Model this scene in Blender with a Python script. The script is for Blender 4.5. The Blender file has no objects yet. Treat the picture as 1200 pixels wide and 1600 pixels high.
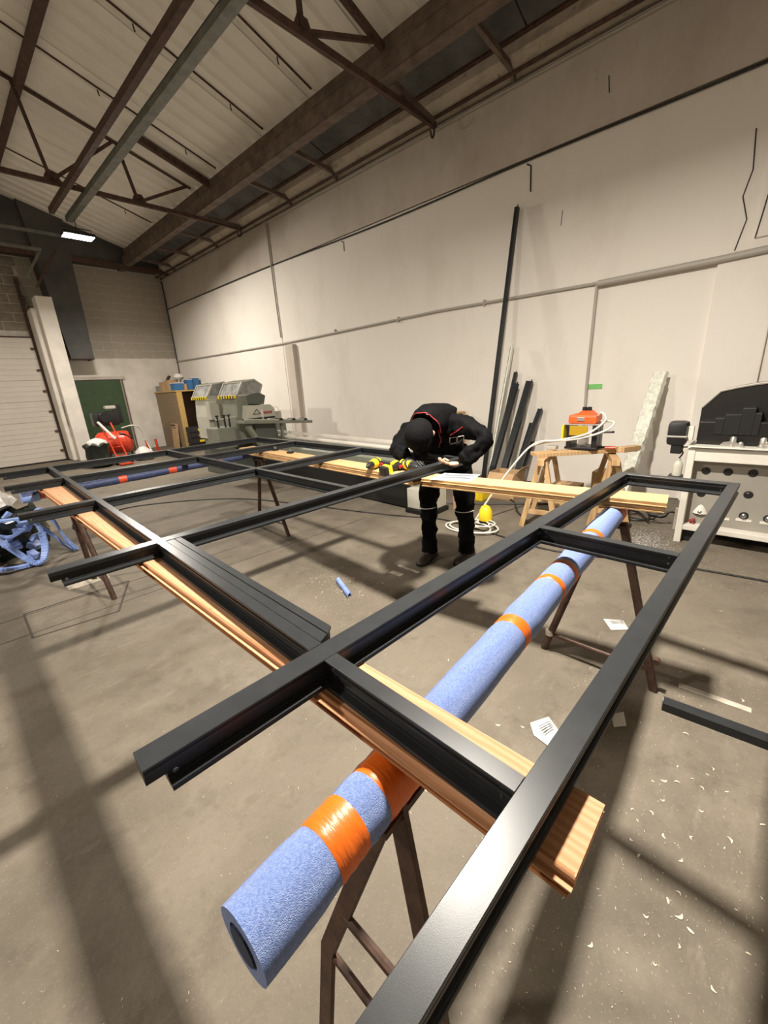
import bpy, bmesh, math, random
from mathutils import Vector, Matrix
random.seed(7)
S = bpy.context.scene
COL = S.collection

# ------------------------------------------------------------------ camera, world, lamps, exposure
F_PX, YAW, PITCH, ROLL = 635.23, math.radians(46.6705), math.radians(17.4809), math.radians(-3.3299)
cy, sy, cp, sp = math.cos(YAW), math.sin(YAW), math.cos(PITCH), math.sin(PITCH)
fwd = Vector((sy*cp, cy*cp, -sp)); rt = Vector((cy, -sy, 0)); up = rt.cross(fwd)
c_, s_ = math.cos(ROLL), math.sin(ROLL)
rt2 = c_*rt + s_*up; up2 = -s_*rt + c_*up
cam = bpy.data.cameras.new('camera'); camo = bpy.data.objects.new('camera', cam); COL.objects.link(camo)
M = Matrix((rt2, up2, -fwd)).transposed().to_4x4(); M.translation = Vector((0, 0, 1.5))
camo.matrix_world = M
cam.sensor_fit = 'VERTICAL'; cam.sensor_height = 32.0; cam.lens = 32.0*F_PX/1600.0
cam.clip_start = .02; cam.clip_end = 80
S.camera = camo

w = bpy.data.worlds.new('night'); S.world = w; w.use_nodes = True
w.node_tree.nodes['Background'].inputs[0].default_value = (.9, .8, .68, 1)
w.node_tree.nodes['Background'].inputs[1].default_value = .02
S.view_settings.view_transform = 'Standard'; S.view_settings.look = 'None'
S.view_settings.exposure = 0.12; S.view_settings.gamma = 1.0; S.view_settings.use_curve_mapping = False

LAMP_A = (1.70, 1.05, 3.55); LAMP_B = (2.75, 10.0, 4.44)
def area(name, loc, sx, sz, power, col, rot=(0, 0, 0)):
    l = bpy.data.lights.new(name, 'AREA'); l.shape = 'RECTANGLE'; l.size = sx; l.size_y = sz
    l.energy = power; l.color = col
    o = bpy.data.objects.new(name, l); COL.objects.link(o); o.location = loc; o.rotation_euler = rot
    return o
area('floodlight_near', (LAMP_A[0], LAMP_A[1], LAMP_A[2]-.04), .20, .15, 300, (1, .925, .82))
area('floodlight_far', (LAMP_B[0], LAMP_B[1], LAMP_B[2]-.04), .45, .25, 330, (1, .925, .82), (math.radians(-12), 0, 0))
area('fill_side', (-4.5, 5.5, 4.6), .5, .3, 600, (1, .925, .82))  # added fill light out of view, bounces off the floor onto the ceiling

# ------------------------------------------------------------------ materials
def mat(name, col, rough=.6, metal=0., var=.0, scale=6., bump=0., bscale=60., col2=None, det=4., spec=.5, emit=0., alpha=1., coord='Object', stretch=(1, 1, 1), trans=0.):
    m = bpy.data.materials.new(name); m.use_nodes = True; nt = m.node_tree; N = nt.nodes; L = nt.links
    b = N['Principled BSDF']; b.inputs['Base Color'].default_value = (*col, 1); b.inputs['Roughness'].default_value = rough
    b.inputs['Metallic'].default_value = metal; b.inputs['Specular IOR Level'].default_value = spec
    tc = N.new('ShaderNodeTexCoord'); mp = N.new('ShaderNodeMapping'); mp.inputs['Scale'].default_value = stretch
    L.new(tc.outputs[coord], mp.inputs[0])
    if var or col2:
        n = N.new('ShaderNodeTexNoise'); n.inputs['Scale'].default_value = scale; n.inputs['Detail'].default_value = det
        n.inputs['Roughness'].default_value = .62
        r = N.new('ShaderNodeValToRGB'); L.new(mp.outputs[0], n.inputs['Vector']); L.new(n.outputs['Fac'], r.inputs[0])
        c2 = col2 if col2 else tuple(c*(1-var) for c in col)
        c1 = col if col2 else tuple(min(1, c*(1+var*.5)) for c in col)
        r.color_ramp.elements[0].position = .36; r.color_ramp.elements[1].position = .64
        r.color_ramp.elements[0].color = (*c2, 1); r.color_ramp.elements[1].color = (*c1, 1)
        L.new(r.outputs[0], b.inputs['Base Color'])
    if bump:
        n2 = N.new('ShaderNodeTexNoise'); n2.inputs['Scale'].default_value = bscale; n2.inputs['Detail'].default_value = 5
        L.new(mp.outputs[0], n2.inputs['Vector'])
        bp = N.new('ShaderNodeBump'); bp.inputs['Strength'].default_value = bump; bp.inputs['Distance'].default_value = .01
        L.new(n2.outputs['Fac'], bp.inputs['Height']); L.new(bp.outputs[0], b.inputs['Normal'])
    if emit:
        b.inputs['Emission Color'].default_value = (*col, 1); b.inputs['Emission Strength'].default_value = emit
    if alpha < 1: b.inputs['Alpha'].default_value = alpha
    if trans: b.inputs['Transmission Weight'].default_value = trans
    return m

def layered(name, base, layers, rough=.9, bump=.3, bscale=40):
    """concrete-like: base colour with noise-masked patches (colour, scale, low, high, strength, stretch)"""
    m = bpy.data.materials.new(name); m.use_nodes = True; nt = m.node_tree; N = nt.nodes; L = nt.links
    b = N['Principled BSDF']; b.inputs['Roughness'].default_value = rough; b.inputs['Specular IOR Level'].default_value = .35
    tc = N.new('ShaderNodeTexCoord'); last = None
    for i, (col, sc, lo, hi, st, stretch) in enumerate(layers):
        mp = N.new('ShaderNodeMapping'); mp.inputs['Scale'].default_value = stretch; mp.inputs['Location'].default_value = (i*3.7, i*1.3, i*.7)
        L.new(tc.outputs['Object'], mp.inputs[0])
        n = N.new('ShaderNodeTexNoise'); n.inputs['Scale'].default_value = sc; n.inputs['Detail'].default_value = 8; n.inputs['Roughness'].default_value = .65
        L.new(mp.outputs[0], n.inputs['Vector'])
        mr = N.new('ShaderNodeMapRange'); mr.inputs['From Min'].default_value = lo; mr.inputs['From Max'].default_value = hi
        mr.inputs['To Max'].default_value = st; L.new(n.outputs['Fac'], mr.inputs['Value'])
        mx = N.new('ShaderNodeMix'); mx.data_type = 'RGBA'
        L.new(mr.outputs[0], mx.inputs['Factor'])
        if last is None: mx.inputs['A'].default_value = (*base, 1)
        else: L.new(last, mx.inputs['A'])
        mx.inputs['B'].default_value = (*col, 1); last = mx.outputs['Result']
    L.new(last, b.inputs['Base Color'])
    n2 = N.new('ShaderNodeTexNoise'); n2.inputs['Scale'].default_value = bscale; n2.inputs['Detail'].default_value = 8
    L.new(tc.outputs['Object'], n2.inputs['Vector'])
    bp = N.new('ShaderNodeBump'); bp.inputs['Strength'].default_value = bump; bp.inputs['Distance'].default_value = .01
    L.new(n2.outputs['Fac'], bp.inputs['Height']); L.new(bp.outputs[0], b.inputs['Normal'])
    return m

def woodmat(name, c1, c2, scale=14., axis='Y', dist=3., rough=.8):
    m = bpy.data.materials.new(name); m.use_nodes = True; nt = m.node_tree; N = nt.nodes; L = nt.links
    b = N['Principled BSDF']; b.inputs['Roughness'].default_value = rough; b.inputs['Specular IOR Level'].default_value = .2
    tc = N.new('ShaderNodeTexCoord'); mp = N.new('ShaderNodeMapping')
    sc = {'X': (.12, 1, 1), 'Y': (1, .12, 1), 'Z': (1, 1, .12)}[axis]
    mp.inputs['Scale'].default_value = sc; L.new(tc.outputs['Object'], mp.inputs[0])
    wv = N.new('ShaderNodeTexWave'); wv.bands_direction = 'X' if axis != 'X' else 'Y'
    wv.inputs['Scale'].default_value = scale; wv.inputs['Distortion'].default_value = dist; wv.inputs['Detail'].default_value = 3
    wv.inputs['Detail Scale'].default_value = 1.2
    L.new(mp.outputs[0], wv.inputs['Vector'])
    n = N.new('ShaderNodeTexNoise'); n.inputs['Scale'].default_value = 5; n.inputs['Detail'].default_value = 6; L.new(mp.outputs[0], n.inputs['Vector'])
    ma = N.new('ShaderNodeMath'); ma.operation = 'MULTIPLY_ADD'; L.new(wv.outputs['Fac'], ma.inputs[0]); ma.inputs[1].default_value = .55
    mb = N.new('ShaderNodeMath'); mb.operation = 'MULTIPLY'; L.new(n.outputs['Fac'], mb.inputs[0]); mb.inputs[1].default_value = .5
    L.new(mb.outputs[0], ma.inputs[2])
    r = N.new('ShaderNodeValToRGB'); r.color_ramp.elements[0].position = .15; r.color_ramp.elements[1].position = .85
    r.color_ramp.elements[0].color = (*c2, 1); r.color_ramp.elements[1].color = (*c1, 1)
    L.new(ma.outputs[0], r.inputs[0]); L.new(r.outputs[0], b.inputs['Base Color'])
    bp = N.new('ShaderNodeBump'); bp.inputs['Strength'].default_value = .15; bp.inputs['Distance'].default_value = .003
    L.new(ma.outputs[0], bp.inputs['Height']); L.new(bp.outputs[0], b.inputs['Normal'])
    return m

m_floor = layered('concrete_floor', (.168, .142, .108), [((.098, .083, .062), 1.1, .42, .68, .8, (1, 1, 1)), ((.22, .19, .148), 2.6, .5, .72, .7, (1, 1, 1)),
    ((.07, .058, .042), 5, .54, .72, .6, (1, 1, 1)), ((.25, .22, .175), 9, .60, .78, .6, (.5, 1.6, 1)), ((.12, .098, .07), 40, .52, .75, .45, (1, 1, 1)), ((.34, .30, .24), 130, .58, .72, .55, (1, 1, 1))], rough=.72, bump=.22, bscale=45)
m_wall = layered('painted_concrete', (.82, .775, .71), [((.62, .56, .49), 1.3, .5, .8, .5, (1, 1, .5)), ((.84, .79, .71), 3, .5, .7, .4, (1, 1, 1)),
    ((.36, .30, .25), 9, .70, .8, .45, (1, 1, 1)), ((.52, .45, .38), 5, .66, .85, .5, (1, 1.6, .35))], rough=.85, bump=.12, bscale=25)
m_wallup = layered('darker_concrete', (.60, .54, .475), [((.40, .34, .28), 1.6, .45, .8, .7, (1, 1, .6)), ((.62, .56, .48), 4, .5, .75, .5, (1, 1, 1)),
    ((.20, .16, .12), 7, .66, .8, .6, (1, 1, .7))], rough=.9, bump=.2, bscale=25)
m_ledge = layered('weathered_ledge', (.52, .46, .38), [((.24, .18, .13), 5, .5, .7, .8, (1, .5, 1)), ((.12, .09, .07), 11, .6, .75, .7, (1, 1, 1))], rough=.9, bump=.4, bscale=20)
m_block = layered('painted_block', (.44, .395, .33), [((.33, .29, .235), 4, .5, .75, .6, (1, 1, 1)), ((.58, .53, .46), 9, .5, .8, .5, (1, 1, 1))], bump=.5, bscale=30)
m_blockd = layered('bare_block', (.30, .26, .21), [((.14, .12, .10), 3, .42, .65, .85, (1, 1, 1)), ((.5, .46, .4), 7, .55, .75, .6, (1, 1, 1))], bump=.5, bscale=30)
m_mortar = mat('mortar', (.64, .59, .51), .95, var=.15)
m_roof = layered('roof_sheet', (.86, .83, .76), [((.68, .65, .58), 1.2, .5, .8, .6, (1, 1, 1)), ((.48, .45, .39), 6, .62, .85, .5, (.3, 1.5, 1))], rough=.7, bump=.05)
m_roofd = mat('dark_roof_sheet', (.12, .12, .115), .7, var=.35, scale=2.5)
m_rust = mat('brown_steel', (.085, .045, .032), .7, var=.4, scale=12, bump=.1)
m_beam = mat('i_beam_paint', (.16, .115, .09), .7, var=.35, scale=5, bump=.1)
m_gal = mat('grey_tray', (.18, .185, .165), .5, metal=.3, var=.25, scale=8)
m_joint = mat('joint_dark', (.05, .04, .035), .95)
m_pvc = mat('grey_pvc', (.42, .39, .34), .5)
m_darkpanel = mat('dark_sheet', (.075, .072, .068), .65, var=.3, scale=1.5)
m_white = mat('white_paint', (.78, .73, .66), .75, var=.12, scale=2, bump=.06)
m_garage = mat('garage_white', (.62, .57, .50), .55, var=.06, scale=1)
m_green = mat('green_door', (.045, .085, .035), .5, var=.2, scale=3)
m_frame = mat('anthracite_coat', (.027, .029, .031), .30, var=.12, scale=20, bump=.02, bscale=900, spec=.2)
m_black = mat('black_gap', (.006, .006, .006), .6)
m_gask = mat('black_gasket', (.010, .010, .010), .45)
m_screw = mat('screw_metal', (.35, .35, .35), .35, metal=1)
m_plank = woodmat('larch', (.60, .335, .19), (.47, .235, .12), 22, dist=9.)
m_plank2 = woodmat('pale_pine', (.50, .33, .165), (.39, .235, .11), 22, dist=8.)
m_plankedge = woodmat('dark_larch', (.44, .20, .085), (.32, .13, .05), 30)
m_steel = mat('brown_trestle', (.075, .038, .025), .55, metal=.2, var=.4, scale=25, bump=.15)
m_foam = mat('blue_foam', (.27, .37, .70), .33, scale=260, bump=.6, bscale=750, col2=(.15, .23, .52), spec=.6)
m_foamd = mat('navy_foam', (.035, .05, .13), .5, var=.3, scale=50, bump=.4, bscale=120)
m_foamin = mat('foam_inside', (.02, .03, .06), .8)
m_foams = mat('blue_foam_smooth', (.23, .34, .70), .5, var=.2, scale=20, bump=.15, bscale=90)
m_tape = mat('orange_tape', (.78, .15, .012), .36, var=.12, scale=10, bump=.35, bscale=16, stretch=(5, 1, 1))
m_taper = mat('red_tape', (.55, .06, .02), .45, var=.2, scale=10)
m_cloth = mat('black_workwear', (.003, .003, .0034), .8, var=.3, scale=30, bump=.9, bscale=16, spec=.09)
m_cap = mat('black_cap', (.0045, .0045, .005), .85, bump=.3, bscale=60, spec=.1)
m_skin = mat('skin', (.62, .36, .24), .5, var=.1, scale=20)
m_glove = mat('black_glove', (.012, .012, .014), .6)
m_shoe = mat('dark_shoe', (.028, .018, .013), .55, bump=.2)
m_red = mat('red_piping', (.35, .02, .03), .5)
m_reflect = mat('reflective_band', (.55, .55, .52), .3)
m_yel = mat('tool_yellow', (.85, .62, .02), .4)
m_blk = mat('black_plastic', (.012, .012, .013), .4)
m_paper = mat('paper', (.60, .58, .54), .8)
m_ink = mat('ink', (.10, .11, .13), .8)
m_saw = mat('sage_grey', (.23, .24, .19), .55, var=.12, scale=5)
m_sawl = mat('pale_sage', (.52, .51, .43), .5, var=.1, scale=4)
m_sawd = mat('dark_sage', (.10, .11, .09), .6)
m_poly = mat('smoky_window', (.33, .33, .31), .25, var=.35, scale=7)
m_cnc = mat('cream_enamel', (.68, .65, .58), .45, var=.06, scale=3)
m_cncg = mat('grey_plate', (.30, .28, .24), .55, var=.12, scale=2)
m_hood = mat('black_hood', (.012, .011, .010), .35)
m_alu = mat('raw_aluminium', (.60, .58, .54), .35, metal=.8)
m_chip = mat('aluminium_chips', (.75, .74, .72), .35, metal=.6)
m_chipw = mat('pale_shavings', (.62, .55, .42), .6)
m_osb = mat('osb_board', (.30, .22, .13), .7, scale=28, col2=(.19, .135, .075))
m_osbe = mat('osb_edge', (.55, .36, .12), .6, var=.2, scale=30)
m_brown = mat('dark_brown_void', (.06, .035, .022), .8)
m_card = mat('cardboard', (.50, .33, .18), .8, var=.1)
m_blue = mat('blue_box', (.03, .14, .34), .5)
m_org = mat('orange_plastic', (.85, .12, .02), .4)
m_redp = mat('compressor_red', (.62, .055, .02), .35)
m_bag = mat('black_bin_bag', (.012, .018, .014), .22, bump=.8, bscale=14)
m_bagc = mat('clear_bag', (.70, .66, .62), .3, bump=.8, bscale=14)
m_wrap = mat('bubble_wrap', (.78, .79, .69), .2, var=.2, scale=30, bump=.6, bscale=30)
m_rubber = mat('black_cable', (.02, .018, .016), .5)
m_hose = mat('pale_hose', (.70, .67, .60), .45)
m_greent = mat('green_tape', (.20, .55, .16), .6)
m_stain = mat('pale_patch', (.45, .40, .33), .85, var=.3, scale=12)
m_lamp = mat('lamp_glow', (1, .93, .80), .5, emit=30)
m_tripw = woodmat('raw_timber', (.62, .42, .22), (.44, .27, .13), 12, 'Z')
m_amber = mat('amber_guard', (.45, .28, .02), .3)
m_grout = mat('floor_seam', (.06, .05, .04), .95)

# ------------------------------------------------------------------ mesh helpers
class MB:
    def __init__(s): s.v = []; s.f = []
    def add(s, vs, fs):
        n = len(s.v); s.v += [Vector(v) for v in vs]; s.f += [tuple(i+n for i in f) for f in fs]; return s
    def box(s, a, b, rot=None, c=0.0):
        """box between corners a and b, optionally rotated about its centre, c = chamfer"""
        a = Vector(a); b = Vector(b); ce = (a+b)/2; h = (b-a)/2; h = Vector((abs(h.x), abs(h.y), abs(h.z)))
        if c > 0:
            bm = bmesh.new(); bmesh.ops.create_cube(bm, size=2)
            for v in bm.verts: v.co = Vector((v.co.x*h.x, v.co.y*h.y, v.co.z*h.z))
            bmesh.ops.bevel(bm, geom=bm.edges[:], offset=min(c, min(h)*.9), segments=2, affect='EDGES', profile=.6)
            vs = [v.co.copy() for v in bm.verts]; bm.verts.index_update(); fs = [tuple(v.index for v in f.verts) for f in bm.faces]; bm.free()
        else:
            vs = [Vector((x*h.x, y*h.y, z*h.z)) for x in (-1, 1) for y in (-1, 1) for z in (-1, 1)]
            fs = [(0, 1, 3, 2), (4, 6, 7, 5), (0, 4, 5, 1), (2, 3, 7, 6), (0, 2, 6, 4), (1, 5, 7, 3)]
        if rot is not None: vs = [rot @ v for v in vs]
        return s.add([v+ce for v in vs], fs)
    def beam(s, p, q, w, h, upv=(0, 0, 1), c=0.0):
        """rectangular bar from p to q, w across, h along upv"""
        p = Vector(p); q = Vector(q); d = q-p; L = d.length; d.normalize(); u = Vector(upv); x = d.cross(u)
        if x.length < 1e-4: x = d.cross(Vector((1, 0, 0)))
        x.normalize(); z = x.cross(d); R = Matrix((x, d, z)).transposed()
        ce = (p+q)/2
        return s.box(ce-Vector((w/2, L/2, h/2)), ce+Vector((w/2, L/2, h/2)), rot=R, c=c)
    def prism(s, pts, o, ax, ay, az, length):
        """polygon pts in (ax,ay) from origin o extruded along az"""
        o = Vector(o); ax = Vector(ax); ay = Vector(ay); az = Vector(az); n = len(pts)
        vs = [o+ax*p[0]+ay*p[1] for p in pts]+[o+ax*p[0]+ay*p[1]+az*length for p in pts]
        fs = [tuple(range(n))[::-1], tuple(range(n, 2*n))]+[(i, (i+1) % n, n+(i+1) % n, n+i) for i in range(n)]
        return s.add(vs, fs)
    def tube(s, path, r, n=8, cap=True):
        path = [Vector(p) for p in path]; k = len(path); rr = r if isinstance(r, (list, tuple)) else [r]*k
        base = len(s.v); prev = None
        for i, p in enumerate(path):
            d = (path[min(i+1, k-1)]-path[max(i-1, 0)])
            if d.length < 1e-9: d = Vector((0, 0, 1))
            d.normalize()
            if prev is None:
                a = Vector((0, 0, 1)) if abs(d.z) < .9 else Vector((1, 0, 0))
                x = d.cross(a).normalized()
            else:
                x = (prev - d*prev.dot(d))
                x = x.normalized() if x.length > 1e-6 else d.cross(Vector((0, 0, 1))).normalized()
            prev = x; y = d.cross(x)
            for j in range(n):
                t = 2*math.pi*j/n; s.v.append(p+(x*math.cos(t)+y*math.sin(t))*rr[i])
        for i in range(k-1):
            for j in range(n):
                a = base+i*n+j; b_ = base+i*n+(j+1) % n
                s.f.append((a, b_, b_+n, a+n))
        if cap:
            s.f.append(tuple(base+j for j in range(n))[::-1]); s.f.append(tuple(base+(k-1)*n+j for j in range(n)))
        return s
    def lathe(s, prof, o, axis=(0, 0, 1), n=20):
        o = Vector(o); d = Vector(axis).normalized(); a = Vector((0, 0, 1)) if abs(d.z) < .9 else Vector((1, 0, 0))
        x = d.cross(a).normalized(); y = d.cross(x); base = len(s.v); k = len(prof)
        for r, h in prof:
            for j in range(n):
                t = 2*math.pi*j/n; s.v.append(o+d*h+(x*math.cos(t)+y*math.sin(t))*r)
        for i in range(k-1):
            for j in range(n):
                a_ = base+i*n+j; b_ = base+i*n+(j+1) % n
                s.f.append((a_, b_, b_+n, a_+n))
        s.f.append(tuple(base+j for j in range(n))[::-1]); s.f.append(tuple(base+(k-1)*n+j for j in range(n)))
        return s
    def build(s, name, m, parent=None, smooth=False, origin=None, kind=None):
        if origin is None:
            if parent is not None: origin = Vector(parent['_o'])
            else:
                xs = [v.x for v in s.v]; ys = [v.y for v in s.v]; zs = [v.z for v in s.v]
                origin = Vector(((min(xs)+max(xs))/2, (min(ys)+max(ys))/2, min(zs)))
        origin = Vector(origin)
        me = bpy.data.meshes.new(name); me.from_pydata([tuple(v-origin) for v in s.v], [], s.f)
        me.validate(); me.materials.append(m)
        bm = bmesh.new(); bm.from_mesh(me); bmesh.ops.recalc_face_normals(bm, faces=bm.faces[:]); bm.to_mesh(me); bm.free()
        if smooth:
            for p in me.polygons: p.use_smooth = True
            try: me.set_sharp_from_angle(angle=math.radians(40))
            except Exception: pass
        o = bpy.data.objects.new(name, me); COL.objects.link(o); o['_o'] = tuple(origin)
        if parent is not None:
            o.parent = parent; o.location = origin-Vector(parent['_o'])
        else: o.location = origin
        if kind: o['kind'] = kind
        return o

def tag(o, label, cat, group=None, kind=None):
    o['label'] = label; o['category'] = cat
    if group: o['group'] = group
    if kind: o['kind'] = kind
    return o
def thing(name, loc, label, cat, group=None):
    o = bpy.data.objects.new(name, None); COL.objects.link(o); o.location = loc; o['_o'] = tuple(loc); o.empty_display_size = .1
    return tag(o, label, cat, group)
def struct(o, label=None):
    o['kind'] = 'structure'
    if label: o['label'] = label
    return o
def sroot(name, loc, label=None):
    o = bpy.data.objects.new(name, None); COL.objects.link(o); o.location = loc; o['_o'] = tuple(loc); return struct(o, label)
def share(src, loc, parent=None):
    c = bpy.data.objects.new(src.name.split('.')[0], src.data); COL.objects.link(c)
    c.parent = parent; c.location = loc; return c
def bez(pts, n=10):
    """Catmull-Rom through pts"""
    P = [Vector(p) for p in pts]; P = [P[0]*2-P[1]]+P+[P[-1]*2-P[-2]]; out = []
    for i in range(1, len(P)-2):
        for k in range(n):
            t = k/n; a, b, c, d = P[i-1], P[i], P[i+1], P[i+2]
            out.append(.5*((2*b)+(c-a)*t+(2*a-5*b+4*c-d)*t*t+(3*b-a-3*c+d)*t**3))
    out.append(P[-2]); return out

# ================================================================== THE HALL
WX, WY = 5.73, 14.0
fl = MB().box((-11, -4.2, -.2), (WX+.3, WY+.3, 0)).build('floor', m_floor); struct(fl, 'worn brown-grey concrete workshop floor')
# floor hatch outline and long seams, sunk grooves
hatch = [(.10, 3.87), (.09, 3.40), (.58, 3.31), (.80, 3.83)]
g = MB()
for i in range(4):
    a = hatch[i]; b = hatch[(i+1) % 4]
    g.beam((a[0], a[1], .001), (b[0], b[1], .001), .014 if i else .012, .003)
g.build('hatch_seam', m_grout, fl, origin=(0, 0, 0))
g = MB()
for a, b in (((-2.5, 3.96), (1.9, 3.75)), ((3.2, 3.3), (-.4, 3.5))): g.beam((a[0], a[1], .0005), (b[0], b[1], .0005), .006, .002)
g.build('floor_seam', m_grout, fl, origin=(0, 0, 0))
for a, b, wd in (((2.155, .10), (2.16, -.17), .035), ((2.27, 2.10), (2.27, 1.98), .05), ((2.40, 2.13), (2.39, 1.9), .03)):
    MB().beam((a[0], a[1], .001), (b[0], b[1], .001), wd, .002).build('pale_patch', m_stain, fl)

# right (long) wall: precast panels with recessed joints
wr = MB().box((WX+.05, -4.2, 0), (WX+.3, WY+.3, 5.3)).build('wall_right', m_joint); struct(wr, 'long white painted concrete wall')
ys_ = [-4.2, .02]; 
def panel(y0, y1, z0, z1, m, x=WX, nm='wall_panel'):
    return MB().box((x, y0+.008, z0+.008), (WX+.1, y1-.008, z1-.008), c=.006).build(nm, m, wr)
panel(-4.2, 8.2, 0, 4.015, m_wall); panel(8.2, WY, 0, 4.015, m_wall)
panel(-4.2, 8.2, 4.015, 4.84, m_wallup); panel(8.2, WY, 4.015, 4.84, m_wallup)  # upper panels in a darker, more blotched concrete
MB().box((WX-.05, .12, 0), (WX+.02, .60, 2.5), c=.01).build('pilaster', m_wall, wr)
MB().box((WX-.07, -4.2, 0), (WX+.02, -.02, 2.5), c=.01).build('pilaster', m_wall, wr)
MB().box((WX-.03, -.25, 2.62), (WX+.02, .36, 3.98), c=.01).build('pilaster', m_wall, wr)
# chipped strips beside the upper pilaster, cracks
for pts, r in (([(.49, 3.52), (.46, 3.2), (.50, 3.0), (.44, 2.8), (.49, 2.55)], .006), ([(.30, 3.1), (.33, 2.8), (.35, 2.62)], .006),
               ([(2.66, 3.96), (2.61, 3.93), (2.60, 3.66)], .010), ([(6.05, 3.94), (6.0, 3.92), (6.0, 3.78)], .010),
               ([(2.2, 3.2), (2.19, 3.35)], .004), ([(1.78, 4.3), (1.80, 4.45)], .006)):
    MB().tube([(WX-(.032 if p[0] < .4 else 0), p[0], p[1]) for p in pts], r, 5).build('wall_crack', m_joint, wr)
# shallow column at the far joint
col = MB().box((WX-.10, 7.72, 0), (WX, 8.0, 2.42), c=.008).build('trim_1', m_wallup); struct(col, 'pale pier against the long wall behind the saw')
# ledge (ring beam) under the eaves with a dark rod
lg = MB().prism([(0, 0), (-.10, .02), (-.22, .12), (-.22, .26), (.2, .30), (.2, 0)], (WX, -4.2, 4.86), (1, 0, 0), (0, 0, 1), (0, 1, 0), WY+4.2).build('trim_2', m_ledge)
struct(lg, 'weathered concrete ledge under the eaves')
MB().tube([(WX-.12, -4, 4.86), (WX-.12, WY, 4.86)], .022, 8).build('eaves_rod', m_rust, lg)
MB().tube([(WX-.03, -4, 4.78), (WX-.03, WY, 4.78)], .016, 8).build('eaves_cable', m_pvc, lg)
# back wall
wb = MB().box((-11, WY+.02, 0), (WX+.3, WY+.3, 6.9)).build('wall_back', m_mortar); struct(wb, 'rear wall of painted blocks above plaster')
MB().box((2.35, WY-.012, 0), (2.60, WY+.03, 2.6)).build('plaster_band', m_white, wb)
MB().box((2.602, WY-.012, 2.09), (WX, WY+.03, 2.6)).build('plaster_band', m_white, wb)
MB().box((4.08, WY-.012, 0), (WX, WY+.03, 2.09)).build('plaster_band', m_white, wb)
bk = {}
for r in range(11):
    z = 2.62+r*.208
    for k in range(-1, 9):
        x0 = 1.55+k*.5+(.25 if r % 2 else 0)
        for (xa, xb, mm, zmin) in ((.6, 2.36, m_blockd, 3.12), (2.36, WX, m_block, 2.6)):
            a = max(x0+.008, xa); b = min(x0+.492, xb)
            if b-a < .06 or z < zmin: continue
            if b-a > .475 and (mm.name) in bk:
                share(bk[mm.name], (a+.242-wb['_o'][0], WY-wb['_o'][1], z-wb['_o'][2]), wb)
            else:
                o = MB().box((a, WY+.012+random.uniform(-.002, .002), z+.007), (b, WY+.03, z+.201), c=.002)
                o = o.build('block', mm, wb, origin=((a+b)/2, WY, z))
                if b-a > .475: bk[mm.name] = o
# dark gable cladding and the two dark rails
gb = MB().prism([(-3.0, 4.93), (WX, 4.93), (WX, 5.04), (-3.0, 7.55)], (0, WY-.55, 0), (1, 0, 0), (0, 0, 1), (0, 1, 0), .55).build('wall_gable', m_darkpanel)
struct(gb, 'dark sheeted gable above the block wall')
MB().box((-3, WY-.62, 4.84), (WX, WY-.5, 4.95)).build('gable_rail', m_rust, gb)
for z in (5.08, 4.73):
    MB().beam((-2, 12.5, z), (3.2 if z > 5 else 2.65, 12.5, z+.03), .05, .06).build('gable_rail', m_gal, gb)
MB().box((-11, -4.2, 0), (-10.8, WY+.3, 7.9)).build('wall_left', m_wall)['kind'] = 'structure'
MB().box((-11, -4.4, 0), (WX+.3, -4.2, 7.9)).build('wall_front', m_wall)['kind'] = 'structure'
# roof: sloping corrugated sheets
SL = .30
def zr(x): return 5.36+SL*(4.6-x)
rf = sroot('ceiling', (1.5, 5, 6.3), 'sloping pale corrugated roof')
def sheet(y0, y1, x0, x1, m, name='roof_sheet', rib=True):
    b = MB(); n = max(1, int(round((y1-y0)/.30))); p = (y1-y0)/n; prof = []
    for i in range(n):
        y = y0+i*p
        prof += [(y, 0), (y+p*.55, 0), (y+p*.68, .045), (y+p*.87, .045)]
    prof.append((y1, 0))
    if not rib: prof = [(y0, 0), (y1, 0)]
    vs = []; fs = []
    for (y, h) in prof:
        for x in (x0, x1): vs.append((x, y, zr(x)+h))
    for (y, h) in prof:
        for x in (x0, x1): vs.append((x, y, zr(x)+h+.03))
    k = len(prof)
    for i in range(k-1):
        a = 2*i; fs.append((a, a+1, a+3, a+2)); a += 2*k; fs.append((a, a+2, a+3, a+1))
    b.add(vs, fs); return b.build(name, m, rf)
y = -4.2
while y < WY-.1:
    y1 = min(y+1.2, WY); sheet(y+.004, y1-.004, -2.5, 4.9, m_roof); y = y1
# other slope, never in view
b = MB(); b.add([(-2.5, -4.2, zr(-2.5)), (-2.5, WY, zr(-2.5)), (-11, WY, 5.2), (-11, -4.2, 5.2)], [(0, 1, 2, 3)]); b.build('roof_slope', m_roof, rf)
yy = -4.2
while yy < WY-.1:
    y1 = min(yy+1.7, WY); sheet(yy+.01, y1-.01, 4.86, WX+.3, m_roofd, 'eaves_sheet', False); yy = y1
MB().box((5.45, -4.2, 5.08), (5.52, WY, 5.16)).build('eaves_batten', m_rust, rf)
# joint rods with bolts hanging under the sheets
for yv in (5.25, 6.45, 8.0, 11.2, 2.6):
    o = MB().beam((-2.4, yv, zr(-2.4)-.012), (4.62, yv, zr(4.62)-.012), .014, .022).build('joint_rod', m_rust, rf)
    for xx in (2.9, 4.1):
        z = zr(xx)-.04; MB().tube([(xx, yv, z), (xx+.005, yv, z-.05), (xx+.015, yv, z-.07)], .009, 6).build('hook', m_rust, o)
MB().beam((3.42, 8.42, zr(3.42)-.09), (4.7, 8.42, zr(4.7)-.09), .08, .10).build('roof_rail', m_rust, rf)

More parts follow.
